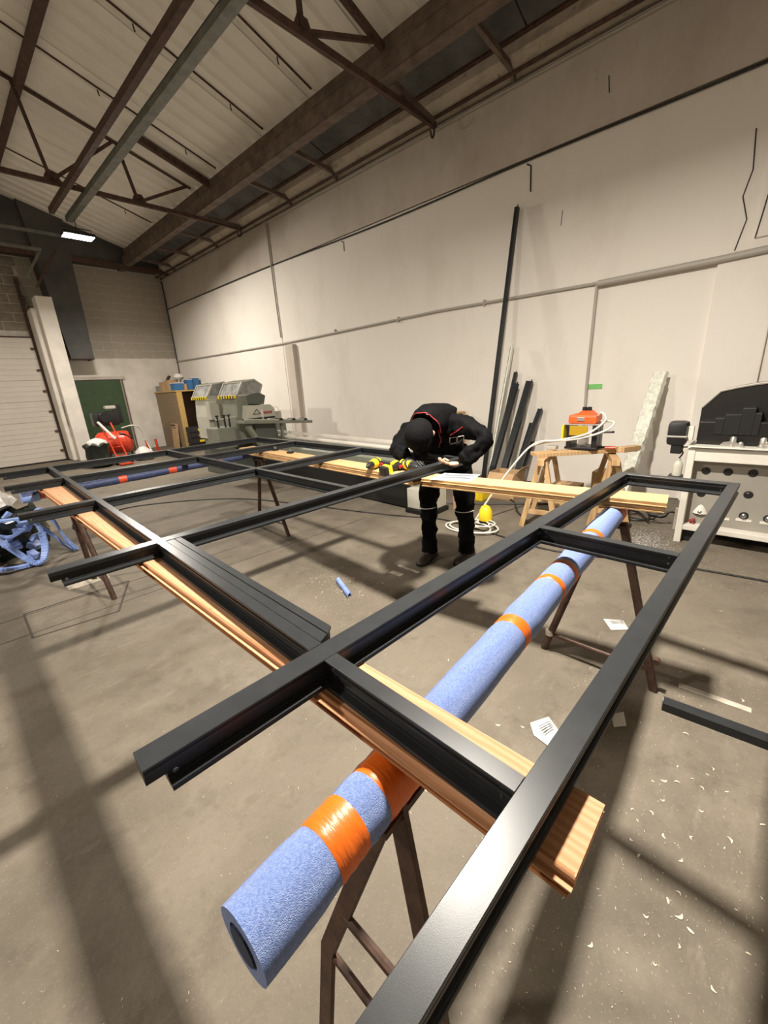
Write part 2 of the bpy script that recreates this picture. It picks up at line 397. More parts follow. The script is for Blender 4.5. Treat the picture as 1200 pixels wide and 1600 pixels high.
# steelwork -------------------------------------------------------
MB().box((4.66, -4, 5.14), (4.70, WY, 5.30)).build('filler', m_beam, rf)
ib = MB().prism([(0, 0), (.15, 0), (.15, .02), (.085, .03), (.085, .21), (.15, .22), (.15, .24), (0, .24), (0, .22), (.065, .21), (.065, .03), (0, .02)],
                (4.60, -4, 4.90), (1, 0, 0), (0, 0, 1), (0, 1, 0), WY+4)
ib = ib.build('steel_beam', m_beam); tag(ib, 'deep brown I-section beam running the hall just inside the eaves', 'beam'); 
MB().box((4.60, -4, 4.925), (4.612, WY, 5.115)).build('web_plate', m_beam, ib)
def brk(yv):
    return MB().beam((4.70, yv, 4.98), (5.60, yv, 4.92), .05, .06).beam((5.58, yv, 4.95), (5.66, yv-.02, 4.80), .04, .05).build('bracket', m_beam, ib)
for yv in (1.0, 2.85, 6.0, 7.3, 10.3, 11.6, 12.8): brk(yv)
pr1 = MB().beam((2.42, -4, 4.76), (2.42, 10.0, 4.76), .07, .09).build('purlin', m_rust); tag(pr1, 'brown steel purlin just left of the grey tray, second from the left', 'purlin')
tr = thing('cable_tray', (2.72, 3, 4.70), 'long grey steel channel under the roof carrying the far floodlight', 'tray')
MB().prism([(-.055, 0), (.055, 0), (.055, .09), (.045, .09), (.045, .01), (-.045, .01), (-.045, .09), (-.055, .09)], (2.72, -4, 4.70), (1, 0, 0), (0, 0, 1), (0, 1, 0), 14.2).build('channel', m_gal, tr)
MB().box((2.665, -4, 4.78), (2.775, 10.2, 4.79)).build('lid', m_gal, tr)
pr0 = MB().beam((2.14, -4, 6.02), (2.17, 13.4, 6.02), .09, .10).build('purlin', m_rust); tag(pr0, 'leftmost brown purlin, high under the roof sheets', 'purlin')

def truss(Y, zb, ztop_at, slope, xe, label, braces):
    t = thing('roof_truss', (3.0, Y, zb), label, 'truss')
    MB().beam((-2.5, Y, zb), (xe, Y, zb), .05, .07).build('bottom_chord', m_rust, t)
    zt = lambda x: ztop_at+slope*(4.6-x)
    MB().beam((-2.5, Y, zt(-2.5)), (4.62, Y, zt(4.62)), .06, .07).build('top_chord', m_rust, t)
    for (xa, xb) in braces:
        MB().beam((xa, Y, zb+.02), (xb, Y, zt(xb)-.02), .04, .045).build('brace', m_rust, t)
    for xa in sorted(set(round(b_[0], 2) for b_ in braces)):
        MB().prism([(-.12, 0), (.16, 0), (.08, .15), (-.04, .15)], (xa, Y-.006, zb), (1, 0, 0), (0, 0, 1), (0, 1, 0), .012).build('gusset', m_rust, t)
    MB().beam((4.75, Y, 4.92), (5.58, Y, zb+.02), .07, .07).build('end_strut', m_beam, t)
    MB().beam((4.95, Y, 4.90), (4.95, Y, zb+.01), .05, .05).build('hanger', m_rust, t)
    MB().tube(bez([(5.58, Y-.02, zb), (5.58, Y-.02, zb-.12), (5.53, Y-.02, zb-.17), (5.50, Y-.02, zb-.10)], 4), .014, 6).build('hook', m_rust, t)
    return t
truss(3.95, 4.79, 5.19, .27, 5.64, 'nearer brown steel lattice truss, crossing the top of the view', [(3.42, 3.40), (3.42, 4.50), (1.6, 2.9), (1.6, .8)])
truss(9.05, 4.87, 5.38, .29, 5.62, 'farther brown steel lattice truss, above the lamp and green door', [(2.30, 2.10), (2.30, 3.35), (3.58, 3.40), (3.58, 4.55), (.6, 1.9)])

# duct, pillar, garage door, green door ---------------------------
dk = MB(); dk.add([(2.85, 13.35, 2.56), (3.36, 13.35, 2.56), (3.36, 13.98, 2.56), (2.85, 13.98, 2.56), (2.60, 13.35, 6.0), (3.42, 13.35, 6.0), (3.42, 13.98, 6.0), (2.60, 13.98, 6.0)],
                 [(0, 1, 2, 3), (4, 7, 6, 5), (0, 4, 5, 1), (1, 5, 6, 2), (2, 6, 7, 3), (3, 7, 4, 0)])
dk = dk.build('air_duct', m_darkpanel); tag(dk, 'tall dark sheet duct hanging down to the green door, behind the white pillar', 'duct')
MB().tube([(2.85, 13.35, 2.55), (3.36, 13.35, 2.55), (3.36, 13.98, 2.55)], .012, 6).build('rim', m_rust, dk)
pl = MB().box((2.41, 13.12, 0), (2.74, 13.55, 3.93), c=.02).build('pillar', m_white); tag(pl, 'white boxed pillar beside the roller garage door', 'pillar')
MB().box((2.39, 13.30, .9), (2.41, 13.37, 1.5)).build('switch_strip', m_cncg, pl)
bx = MB().box((2.30, 13.35, 0), (2.44, 13.9, 3.70), c=.05).build('casing', m_white, pl)
gd = sroot('door_1', (0, 13.94, 0), 'white sectional garage door')
for i in range(6):
    z0 = .03+i*.512
    MB().box((-2.2, 13.90, z0), (2.25, 13.96, z0+.507), c=.004).build('door_panel', m_garage, gd)
    for k in range(3):
        MB().box((-2.2, 13.893, z0+.13+k*.12), (2.2, 13.902, z0+.137+k*.12)).build('rib', m_garage, gd)
MB().box((2.25, 13.86, 0), (2.31, 13.98, 4.4)).build('guide_rail', m_rust, gd)
MB().box((-2.2, 13.88, 3.08), (2.3, 13.98, 3.11)).build('lintel', m_rust, gd)
MB().box((-2.2, 13.85, 0), (2.3, 13.92, .035)).build('bottom_seal', m_blk, gd)
for i in range(6): MB().box((2.17, 13.86, .25+i*.51), (2.26, 13.90, .30+i*.51)).build('hinge', m_rust, gd)
MB().beam((2.33, 13.0, 4.25), (2.72, 13.0, 4.85), .03, .05).build('track', m_gal, gd)
MB().beam((2.50, 13.1, 4.1), (3.05, 13.1, 4.95), .03, .05).build('track', m_rust, gd)
d2 = sroot('door_2', (3.8, 13.96, 0), 'dark green steel door')
MB().box((2.62, 13.955, 0), (4.0, 13.99, 2.03)).build('leaf', m_green, d2)
MB().box((4.0, 13.93, 0), (4.035, 14, 2.07)).build('jamb', m_cncg, d2); MB().box((4.035, 13.95, 0), (4.075, 14, 2.07)).build('jamb', m_beam, d2)
MB().box((2.75, 13.92, 2.05), (4.13, 14, 2.13)).build('door_lintel', m_wallup, d2)
MB().lathe([(.012, 0), (.018, .01), (.012, .025)], (3.62, 13.955, 1.55), (0, -1, 0), 10).build('peephole', m_screw, d2)

# wall conduits ---------------------------------------------------
cd = thing('conduit', (5.7, 5, 2.45), 'long horizontal conduit clipped along the white wall', 'pipe')
MB().tube([(5.70, 1.62, 2.485), (5.70, 4, 2.52), (5.705, 8.2, 2.47), (5.705, 13.98, 2.52)], .018, 8).build('thin_run', m_pvc, cd, True)
MB().tube([(5.655, -2.5, 2.60), (5.655, .1, 2.50), (5.66, .6, 2.485), (5.66, 1.70, 2.475)], .034, 10).build('thick_run', m_pvc, cd, True)
MB().tube([(5.70, 1.72, 2.47), (5.70, 1.735, 1.4), (5.70, 1.72, .5)], .018, 8).build('drop_run', m_pvc, cd, True)
for yv in (3.2, 4.8, 6.4): MB().box((5.69, yv-.012, 2.47), (5.73, yv+.012, 2.55)).build('clip', m_pvc, cd)
c2 = MB().tube(bez([(5.71, -3, 4.03), (5.71, .5, 3.985), (5.71, 2.6, 3.99), (5.71, 5.2, 3.96), (5.71, 9, 4.02), (5.71, 13.9, 4.0)], 8), .011, 6).build('wall_cable', m_rubber)
tag(c2, 'thin dark cable following the upper joint of the white wall', 'cable')
c3 = MB().tube([(5.70, 13.9, 4.9), (5.70, 13.88, 3.2), (5.70, 13.9, 2.2), (5.66, 13.9, 1.7)], .014, 6).build('corner_cable', m_rubber); tag(c3, 'dark cable running down the far corner of the hall', 'cable')
c4 = MB().tube([(5.70, 8.24, 4.8), (5.70, 8.23, 3.7), (5.70, 8.2, 2.6)], .016, 6).build('joint_pipe', m_pvc); tag(c4, 'thin grey pipe rising along the vertical wall joint', 'pipe')
gt = MB().box((5.722, 1.56, 1.29), (5.729, 1.74, 1.35)).build('tape_strip', m_greent); tag(gt, 'short green tape strip stuck on the white wall above the press', 'tape')

# floodlights -----------------------------------------------------
def lamp(P, label, w_, h_):
    t = thing('floodlight', P, label, 'lamp')
    MB().box((P[0]-w_/2-.02, P[1]-h_/2-.02, P[2]-.02), (P[0]+w_/2+.02, P[1]+h_/2+.02, P[2]+.03), c=.01).build('housing', m_blk, t)
    MB().box((P[0]-w_/2, P[1]-h_/2, P[2]-.026), (P[0]+w_/2, P[1]+h_/2, P[2]-.021)).build('lens', m_lamp, t)
    MB().tube([(P[0]-w_/2, P[1], P[2]), (P[0]-w_/2, P[1], P[2]+.12), (P[0]+w_/2, P[1], P[2]+.12), (P[0]+w_/2, P[1], P[2])], .008, 6).build('yoke', m_steel, t)
    top = 4.70 if P[1] > 5 else zr(P[0])-.06
    MB().tube([(P[0], P[1], P[2]+.12), (P[0], P[1], top)], .008, 6).build('drop_rod', m_steel, t)
lamp(LAMP_B, 'glaring floodlight hung from the grey tray above the pillar', .46, .26)
lamp(LAMP_A, 'floodlight hanging over the workpiece, above the picture', .26, .18)

# ================================================================== THE ALUMINIUM FRAME ON THE TRESTLES
TH = math.radians(-2.4923)
ct, st = math.cos(TH), math.sin(TH)
def FW(u, v, z=1.0): return Vector((u*ct-v*st, u*st+v*ct, z))
U = Vector((ct, st, 0)); V = Vector((-st, ct, 0)); Z = Vector((0, 0, 1))
ZT = 1.0
fr = thing('window_frame', tuple(FW(1.2, 2.2, .948)), 'large black aluminium screen frame of crossing bars lying on the trestles', 'frame')
def profile(b, base, across, along, w, length, lipL=.012, lipR=.012, cut=0.0, cutend=0.0):
    """bar section: flat top, recessed grooves, wider foot; top edge pts chamfered"""
    up_ = [(.001, 0), (w-.001, 0), (w, -.0012), (w, -.006), (w-.005, -.007), (w-.005, -.013), (w-.001, -.014), (w-.001, -.018), (w-.006, -.019), (w-.006, -.032),
           (.006, -.032), (.006, -.019), (.001, -.018), (.001, -.014), (.005, -.013), (.005, -.007), (0, -.006), (0, -.0012)]
    lo_ = [(.006, -.032), (w-.006, -.032), (w-.006, -.038), (w-.002, -.039), (w-.002, -.042), (w+lipR, -.043), (w+lipR+.001, -.047), (w+lipR, -.048), (w+lipR, -.052),
           (-lipL, -.052), (-lipL, -.048), (-lipL-.001, -.047), (-lipL, -.043), (.002, -.042), (.002, -.039), (.006, -.038)]
    b.prism(up_, base, across, Z, along, length)
    b.prism(lo_, Vector(base)+Vector(along)*cut, across, Z, along, length-cut-cutend)
    return b
WB = .048
WBS = {'R': .039}
bars = {'R': .1335, 'L': .5665, '3': 1.556, '4': 2.555, '5': 3.560, '6': 4.3275}
starts = {'R': .052, 'L': .049, '3': .056, '4': .056, '5': .056, '6': .056}
def long_bar(k):
    v0 = bars[k]; b = MB()
    W_ = WBS.get(k, WB)
    profile(b, FW(starts[k], v0), V, U, W_, 2.308-starts[k], cut=.028, lipL=(.0 if k == 'R' else .012), lipR=(.0 if k == '6' else .012))
    o = b.build('rail', m_frame, fr)
    # dark gasket line in the upper groove both sides and end holes
    g = MB()
    for s in (-.0002, W_-.0048): g.prism([(0, 0), (.005, 0), (.005, -.006), (0, -.006)], FW(starts[k]+.001, v0, ZT-.007)+V*s, V, Z, U, 2.30-starts[k])
    g.build('gasket', m_gask, o)
    for du, dz in ((.032, -.012), (.040, -.035)):
        MB().lathe([(.0045, 0), (.0045, .001), (.003, .0012)], FW(starts[k]+du, v0+(.005 if dz > -.02 else .006), ZT+dz), -V, 10).build('end_hole', m_screw, o)
    return o
for k in bars: long_bar(k)
def cross_bar(u0, w_, ka, kb, lipL=.012, lipR=.012, n='cross_rail'):
    va = bars[ka]+WBS.get(ka, WB); vb = bars[kb]
    b = MB(); profile(b, FW(u0, va+.0006), U, V, w_, vb-va-.0012, lipL=lipL, lipR=lipR)
    o = b.build(n, m_frame, fr)
    for v in (va+.02, vb-.02):
        for du, sgn in ((-.0002, -1),):
            MB().lathe([(.003, 0), (.003, .001)], FW(u0+.005, v, ZT-.013), -U, 8).build('screw', m_screw, o)
            MB().lathe([(.003, 0), (.003, .001)], FW(u0+.006, v, ZT-.030), -U, 8).build('screw', m_screw, o)
    return o
segs = [('R', 'L'), ('L', '3'), ('3', '4'), ('4', '5'), ('5', '6')]
for a, b_ in segs: cross_bar(.368, .030, a, b_)
for a, b_ in segs:
    if a == 'L': continue
    cross_bar(1.291, .032, a, b_)
    cross_bar(2.262, .046, a, b_, lipR=0.0)
# extra stop profile beside the first cross rail between the 2nd and 3rd bars, mitred at its near end
b = MB()
v0, v1 = .622, 1.553
u0, u1 = .4105, .450
def quad(z0, z1, ua, ub, va, vb, vc):
    p = [FW(ua, va, z0), FW(ub, vb, z0), FW(ub, vc, z0), FW(ua, vc, z0)]; p2 = [Vector((q.x, q.y, z1)) for q in p]
    b.add(p+p2, [(3, 2, 1, 0), (4, 5, 6, 7), (0, 1, 5, 4), (1, 2, 6, 5), (2, 3, 7, 6), (3, 0, 4, 7)])
quad(.992, .9985, .3995, .4255, v0, v0+.012, v1)
quad(.985, .992, .3995, .4295, v0, v0+.014, v1)
quad(.992, .9985, .4285, u1, v0+.014, v0+.030, v1)
quad(.957, .985, .412, .4455, v0+.012, v0+.03, v1)
b.build('stop_profile', m_frame, fr)

# ------------------------------------------------------------------ plank stacks
def plank(name, a, b_, w_, z0, t_, m, label, group=None, groove=True, knots=()):
    a = Vector((a[0], a[1], z0)); q = Vector((b_[0], b_[1], z0)); d = (q-a); L = d.length; d.normalize(); x = Vector((d.y, -d.x, 0))
    h = w_/2; mb = MB()
    pts = [(-h, .006), (-h+.010, .006), (-h+.010, t_-.002), (-h+.012, t_)] 
    pts += [(h-.002, t_), (h, t_-.002), (h, .010), (h-.007, .008), (h-.007, .004), (h, .002), (h, 0), (-h+.012, 0), (-h+.010, .002), (-h, .003)] if groove else [(h, t_), (h, 0), (-h, 0)]
    mb.prism(pts, a, x, Z, d, L)
    o = mb.build(name, m, origin=(a.x, a.y, z0)); tag(o, label, 'plank', group)
    bd = MB().prism([(-h+.0125, 0), (-h+.0165, 0), (-h+.0165, .0006), (-h+.0125, .0006)], a+Z*(t_-.0003)+d*.002, x, Z, d, L-.004)
    if groove: bd.build('groove_line', m_plankedge, o)
    for (s, l) in knots:
        MB().lathe([(.006, 0), (.004, .0008)], a+d*s+x*l+Z*(t_-.0004), Z, 9).build('knot', m_plankedge, o)
    return o
plank('wooden_plank', (.414, .074), (.4505, 3.86), .125, .932, .016, m_plank, 'upper larch plank under the near cross rails, its reddish end by the nearest bar', knots=((.35, -.03), (.95, -.045), (1.9, .02), (2.6, -.03)))
plank('wooden_plank', (.4225, .080), (.4550, 3.86), .117, .9035, .028, m_plankedge, 'lower plank of the near stack, a sliver showing beneath the larch plank', groove=False)
plank('wooden_plank', (2.094, .257), (1.962, 1.47), .158, .9265, .0212, m_plank2, 'pale plank with its sawn end near the cables, worker leaning over its other end')
plank('wooden_plank', (2.088, .262), (1.955, 1.46), .150, .9035, .0222, m_plank2, 'plank beneath the pale sawn-ended one beside the worker', groove=False)
plank('wooden_plank', (1.955, 1.50), (2.165, 3.98), .172, .9265, .0212, m_plank2, 'pale plank carrying the two cordless drills')
plank('wooden_plank', (1.945, 1.49), (2.150, 3.98), .172, .9035, .0222, m_plank2, 'plank beneath the one that carries the drills', groove=False)

# ------------------------------------------------------------------ padded trestles
def foam_beam(t, a, b_, z, R, tapes, m, mt, inner=True):
    a = Vector((*a, z)); q = Vector((*b_, z)); d = q-a; L = d.length; d.normalize()
    prof = []; n = 90
    for i in range(n+1):
        s = L*i/n; r = R*(1+.03*math.sin(s*9)+.02*math.sin(s*23+1))
        for (t0, t1) in tapes:
            if t0-.025 < s < t1+.025: r = min(r, R*.93 if t0 <= s <= t1 else R*.98)
        prof.append((r, s))
    fo = MB()
    full = [(R*.55, .012), (R*.60, 0)]+prof+[(R*.7, L+.005)]
    fo.lathe(full, a, d, 22).build('foam_sleeve', m, t, True)
    MB().lathe([(R*.52, -.002), (R*.52, .02)], a, d, 16).build('inner_pipe', m_foamin, t)
    for (t0, t1) in tapes:
        p = []; k = 7
        for i in range(k): 
            s = t0+(t1-t0)*i/(k-1); p.append((R*.955+.0012*(i % 2)+random.uniform(0, .001), s))
        p = [(R*.9, t0)]+p+[(R*.9, t1)]
        MB().lathe(p, a, d, 22).build('tape_band', mt, t, True)
t1 = thing('trestle', (1.1, .42, 0), 'nearest brown steel trestle, its beam padded in blue foam with orange tape', 'trestle')
foam_beam(t1, (.092, .366), (2.12, .456), .8545, .0485, [(.125, .185), (.235, .335), (.775, .815), (1.07, 1.10), (1.20, 1.23), (1.55, 1.585), (1.93, 1.965), (1.98, 2.028)], m_foam, m_tape)
# near pair of legs: bent flat bars
def flatleg(t, pts, w_=.036, th=.012, ax=(1, 0, 0)):
    b = MB()
    for p, q in zip(pts, pts[1:]): b.beam(p, q, w_ if ax == 'y' else th, th if ax == 'y' else w_, upv=(0, 1, 0), c=.002)
    return b.build('leg', m_steel, t)
def strap_leg(t, pts):
    b = MB()
    for p, q in zip(pts, pts[1:]):
        p = Vector(p); q = Vector(q); d = (q-p).normalized()
        b.beam(p-d*.006, q+d*.006, .012, .040, upv=Vector((0, 1, 0)), c=.002)
    return b.build('leg', m_steel, t)
strap_leg(t1, [(.372, .372, .815), (.300, .535, .29), (.252, .530, 0)])
strap_leg(t1, [(.372, .362, .815), (.300, .190, .29), (.252, .185, 0)])
MB().beam((.32, .365, .803), (.43, .37, .803), .05, .014).build('saddle', m_steel, t1)
MB().tube([(.320, .49, .435), (.320, .235, .435)], .010, 8).build('stretcher', m_steel, t1)
MB().tube([(.302, .53, .28), (.302, .195, .28)], .009, 8).build('stretcher', m_steel, t1)
# far pair: round tube legs
lt = MB().tube([(2.06, .50, .82), (2.045, .725, 0)], .019, 10).build('leg', m_steel, t1, True)
lt2 = MB().beam((2.06, .41, .82), (2.035, .185, 0), .026, .034, c=.004).build('leg', m_steel, t1)
MB().tube([(2.047, .70, .105), (2.037, .21, .105)], .010, 8).build('stretcher', m_steel, t1)
MB().tube([(2.047, .70, .13), (2.047, .70, .10)], .024, 10).build('collar', m_alu, t1)
MB().box((2.03, .38, .795), (2.09, .53, .81)).build('saddle', m_steel, t1)
MB().tube([(2.03, .195, .16), (2.06, .195, .16)], .016, 10).build('bolt', m_steel, t1)

t2 = thing('trestle', (1.35, 3.86, 0), 'far brown steel trestle under the middle of the frame, navy foam with red tape', 'trestle')
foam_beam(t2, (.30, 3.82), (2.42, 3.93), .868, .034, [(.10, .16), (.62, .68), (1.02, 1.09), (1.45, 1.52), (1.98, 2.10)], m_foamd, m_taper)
MB().tube([(.95, 3.855, .8985), (1.75, 3.897, .8985)], .012, 6).build('film_highlight', m_white, t2)  # white film strip, the beam top's bright highlight put into its colour
MB().lathe([(.036, 0), (.037, .05), (.037, .10), (.034, .101)], (.296, 3.82, .862), (1, .05, 0), 18).build('foam_collar', m_foams, t2, True)
for (xa, fa) in ((.56, .06), (2.24, .03)):
    MB().tube([(xa, 3.84, .82), (xa+fa, 3.56, 0)], .020, 10).build('leg', m_steel, t2, True)
    MB().tube([(xa, 3.88, .82), (xa+fa, 4.14, 0)], .020, 10).build('leg', m_steel, t2, True)
    MB().tube([(xa+fa*.8, 3.60, .13), (xa+fa*.8, 4.10, .13)], .010, 8).build('stretcher', m_steel, t2)
    MB().box((xa-.03, 3.80, .80), (xa+.03, 3.93, .815)).build('saddle', m_steel, t2)

# ================================================================== LITTLE THINGS ON THE PLANKS
def drill(loc, rz, label, lie=1):
    t = thing('cordless_drill', loc, label, 'drill')
    R = Matrix.Rotation(rz, 3, 'Z') @ Matrix.Rotation(math.radians(82)*lie, 3, 'X')
    o = Vector(loc)
    def P(v): return R @ Vector(v)
    def bx(a, b, m, n, c=.006):
        mb = MB(); mb.box(a, b, c=c); mb.v = [P(v)+o for v in mb.v]; mb.build(n, m, t)
    def lt(p, at_, ax, m, n):
        mb = MB(); mb.lathe(p, at_, ax, 14); mb.v = [P(v)+o for v in mb.v]; return mb.build(n, m, t, True)
    lt([(.018, -.05), (.031, -.045), (.033, .02), (.028, .06)], (0, 0, 0), (1, 0, 0), m_yel, 'motor_housing')
    lt([(.024, .06), (.026, .075), (.022, .10), (.010, .13), (.006, .135)], (0, 0, 0), (1, 0, 0), m_blk, 'chuck')
    lt([(.034, -.02), (.034, .0)], (0, 0, 0), (1, 0, 0), m_blk, 'grip_band')
    bx((-.045, -.016, -.13), (-.005, .016, -.02), m_blk, 'handle', .01)
    bx((-.060, -.030, -.150), (.030, .030, -.120), m_yel, 'battery_mount')
    bx((-.058, -.029, -.180), (.028, .029, -.148), m_blk, 'battery')
    bx((-.005, -.008, -.06), (.008, .008, -.03), m_red, 'trigger', .002)
    return t
drill((1.985, 1.93, .984), math.radians(200), 'yellow and black cordless drill with battery end towards the trestle, left of the pair')
drill((2.045, 1.70, .984), math.radians(250), 'yellow cordless drill nearest the worker, chuck pointing at the camera', -1)
ps = MB().add([(1.885, 1.395, .9485), (1.955, 1.165, .9485), (2.135, 1.205, .9485), (2.075, 1.42, .9485), (1.885, 1.395, .9496), (1.955, 1.165, .9496), (2.135, 1.205, .9496), (2.075, 1.42, .9496)],
        [(3, 2, 1, 0), (4, 5, 6, 7), (0, 1, 5, 4), (1, 2, 6, 5), (2, 3, 7, 6), (3, 0, 4, 7)]).build('paper_sheet', m_paper); tag(ps, 'white printed drawing sheet on the plank in front of the worker', 'paper')
ink = MB()
for k in range(4):
    f0 = .25+k*.16
    a = Vector((1.885, 1.395, .9501)).lerp(Vector((2.075, 1.42, .9501)), f0); q = Vector((1.955, 1.165, .9501)).lerp(Vector((2.135, 1.205, .9501)), f0)
    ink.beam(a.lerp(q, .12), a.lerp(q, .9 if k % 2 else .75), .030 if k in (1, 3) else .008, .0012)
ink.build('print_lines', m_ink, ps)
for (x_, y_, lb) in ((2.16, 3.42, 'small black clamp block on the far pale plank, left one'), (2.12, 3.12, 'small black clamp block on the far pale plank, right one')):
    t = thing('clamp_block', (x_, y_, .948), lb, 'clamp')
    MB().box((x_-.022, y_-.028, .948), (x_+.022, y_+.028, .965), c=.003).build('base', m_blk, t)
    MB().lathe([(.014, 0), (.014, .016), (.008, .02)], (x_, y_, .965), Z, 12).build('knob', m_sawd, t, True)

# ================================================================== LONG SAW WITH TWO HEADS
sw = thing('mitre_saw', (3.9, 5.0, 0), 'sage-grey double-headed mitre saw with long low bed behind the frame', 'saw')
def sbox(a, b, m, n, c=.008, p=None): return MB().box(a, b, c=c).build(n, m, p or sw)
bd = MB().prism([(0, .12), (.10, .12), (.10, .0), (.42, .0), (.42, .64), (.30, .66), (.02, .60), (0, .58)], (3.73, 2.95, 0), (1, 0, 0), (0, 0, 1), (.055, 1, 0), 4.4).build('bed', m_saw, sw)
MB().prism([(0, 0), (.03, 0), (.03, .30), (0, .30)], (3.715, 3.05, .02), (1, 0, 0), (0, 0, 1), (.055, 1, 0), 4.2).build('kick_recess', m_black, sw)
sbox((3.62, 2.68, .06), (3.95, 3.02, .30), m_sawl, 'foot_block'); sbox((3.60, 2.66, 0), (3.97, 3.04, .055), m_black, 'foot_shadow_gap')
MB().tube([(4.04, 2.95, .665), (4.25, 6.6, .70)], .030, 10).build('rail_tube', m_white, sw, True)
MB().beam((4.16, 2.85, .72), (4.36, 6.9, .76), .05, .05, c=.006).build('back_fence', m_white, sw)
MB().beam((3.80, 2.9, .63), (4.02, 6.6, .66), .05, .012).build('guide', m_white, sw)
def head(dy, dx, full=True):
    h = []
    xo = dx; y0 = 6.55+dy; y1 = y0+.62
    MB().prism([(3.50, .70), (4.06, .66), (4.06, 1.06), (3.96, 1.12), (3.96, 1.42), (3.54, 1.46), (3.50, 1.10)], (xo, y0, 0), (1, 0, 0), (0, 0, 1), (0, 1, 0), .50).build('head_body', m_saw if full else m_sawl, sw)
    # hood: hexagonal side, smoky panes
    hx = [(3.54, 1.45), (3.67, 1.66), (3.90, 1.695), (4.04, 1.60), (3.97, 1.44)]
    fm = MB()
    for i in range(5):
        a = hx[i]; q = hx[(i+1) % 5]
        for yv in (y0, y1): fm.beam((xo+a[0], yv, a[1]), (xo+q[0], yv, q[1]), .018, .022)
    for a in hx[:4]: fm.beam((xo+a[0], y0, a[1]), (xo+a[0], y1, a[1]), .02, .02)
    fm.build('hood_frame', m_sawl, sw)
    MB().prism(hx, (xo, y0+.004, 0), (1, 0, 0), (0, 0, 1), (0, 1, 0), .006).build('hood_pane', m_poly, sw)
    MB().prism([(3.545, 1.45), (3.675, 1.66), (3.68, 1.655), (3.55, 1.445)], (xo, y0+.01, 0), (1, 0, 0), (0, 0, 1), (0, 1, 0), .60).build('hood_window', m_poly, sw)
    MB().prism([(3.67, 1.66), (3.90, 1.695), (4.04, 1.60), (4.035, 1.592), (3.90, 1.687), (3.67, 1.652)], (xo, y0+.01, 0), (1, 0, 0), (0, 0, 1), (0, 1, 0), .60).build('hood_top', m_sawd, sw)
    st_ = MB().box((xo+3.50, y0+.02, 1.405), (xo+3.54, y1-.02, 1.45)).build('warning_strip', m_yel, sw)
    for k in range(6): MB().box((xo+3.498, y0+.04+k*.09, 1.406), (xo+3.503, y0+.075+k*.09, 1.449)).build('stripe', m_blk, st_)
    return y0
y0 = head(0, 0); head(.95, -.06, False)
# motor cover and control box with emblem on the near head
MB().prism([(3.62, 1.28), (4.05, 1.27), (4.12, 1.20), (4.12, 1.03), (3.58, 1.06)], (0, 6.38, 0), (1, 0, 0), (0, 0, 1), (0, 1, 0), .2).build('motor_cover', m_sawl, sw)
MB().prism([(3.72, 1.30), (3.95, 1.28), (4.0, 1.42), (3.90, 1.47), (3.72, 1.44)], (0, 6.42, 0), (1, 0, 0), (0, 0, 1), (0, 1, 0), .15).build('cowl', m_sawd, sw)
em = MB()
for a, q in (((3.70, 1.13), (3.77, 1.21)), ((3.77, 1.21), (3.83, 1.13)), ((3.83, 1.13), (3.70, 1.13))): em.beam((a[0], 6.378, a[1]), (q[0], 6.378, q[1]), .012, .012)
em.build('triangle_emblem', m_sawd, sw)
for k in range(5): MB().box((3.90+k*.034, 6.374, 1.12), (3.922+k*.034, 6.38, 1.165)).build('emblem_letter', m_red, sw)
MB().box((3.60, 6.36, 1.045), (4.10, 6.42, 1.07)).build('cover_sill', m_blk, sw)
sbox((3.845, 6.36, 1.03), (3.875, 6.378, 1.20), m_white, 'label_strip', .002)
# roller arm
MB().beam((3.42, 6.35, 1.03), (4.80, 6.35, .905), .26, .05, c=.008).build('roller_arm', m_saw, sw)
MB().beam((3.48, 6.30, 1.065), (4.75, 6.30, .945), .03, .02).build('arm_guide', m_sawl, sw)
for xx in (4.16, 4.42, 4.68):
    z = 1.07-.09*(xx-3.42)
    MB().tube([(xx, 6.26, z-.01), (xx, 6.44, z-.01)], .035, 12).build('roller', m_blk, sw, True)
MB().beam((4.2, 6.35, .95), (4.2, 6.35, .0), .04, .04).build('arm_post', m_saw, sw)
MB().prism([(3.75, .70), (4.16, .70), (4.12, .98), (3.72, 1.0)], (0, 6.42, 0), (1, 0, 0), (0, 0, 1), (0, 1, 0), .3).build('under_body', m_sawd, sw)
MB().beam((3.52, 6.3, .95), (3.75, 6.3, .55), .1, .06).build('brace', m_saw, sw)
sbox((3.08, 6.5, .62), (3.40, 6.9, .96), m_saw, 'control_box', .02)
for xx in (3.14, 3.26, 3.34):
    MB().tube([(xx, 6.55, .96), (xx, 6.55, 1.14)], .016, 8).build('clamp', m_blk, sw); MB().lathe([(.03, 0), (.03, .02)], (xx, 6.55, 1.14), Z, 10).build('clamp_head', m_blk, sw)
MB().tube([(3.10, 6.55, 1.09), (3.46, 6.55, 1.11)], .012, 8).build('clamp_bar', m_sawl, sw)
sbox((3.52, 7.08, .55), (3.95, 8.0, 1.05), m_saw, 'side_cabinet', .02)
sbox((3.55, 7.0, .0), (4.0, 8.2, .55), m_sawd, 'plinth', .02)
sbox((3.42, 7.35, 1.05), (3.60, 7.50, 1.36), m_sawl, 'column', .01)
bk_ = thing('plastic_bucket', (4.62, 7.1, 0), 'pale plastic container on a stand right of the saw head', 'bucket')
MB().lathe([(.10, 0), (.12, .02), (.12, .17), (.11, .18)], (4.60, 7.12, .93), Z, 16).build('body', m_sawl, bk_, True)
MB().tube(bez([(4.50, 7.12, 1.10), (4.54, 7.12, 1.18), (4.66, 7.12, 1.18), (4.70, 7.12, 1.10)], 5), .005, 6).build('handle', m_white, bk_)
MB().box((4.48, 7.0, 0), (4.74, 7.25, .93), c=.01).build('stand', m_saw, bk_)

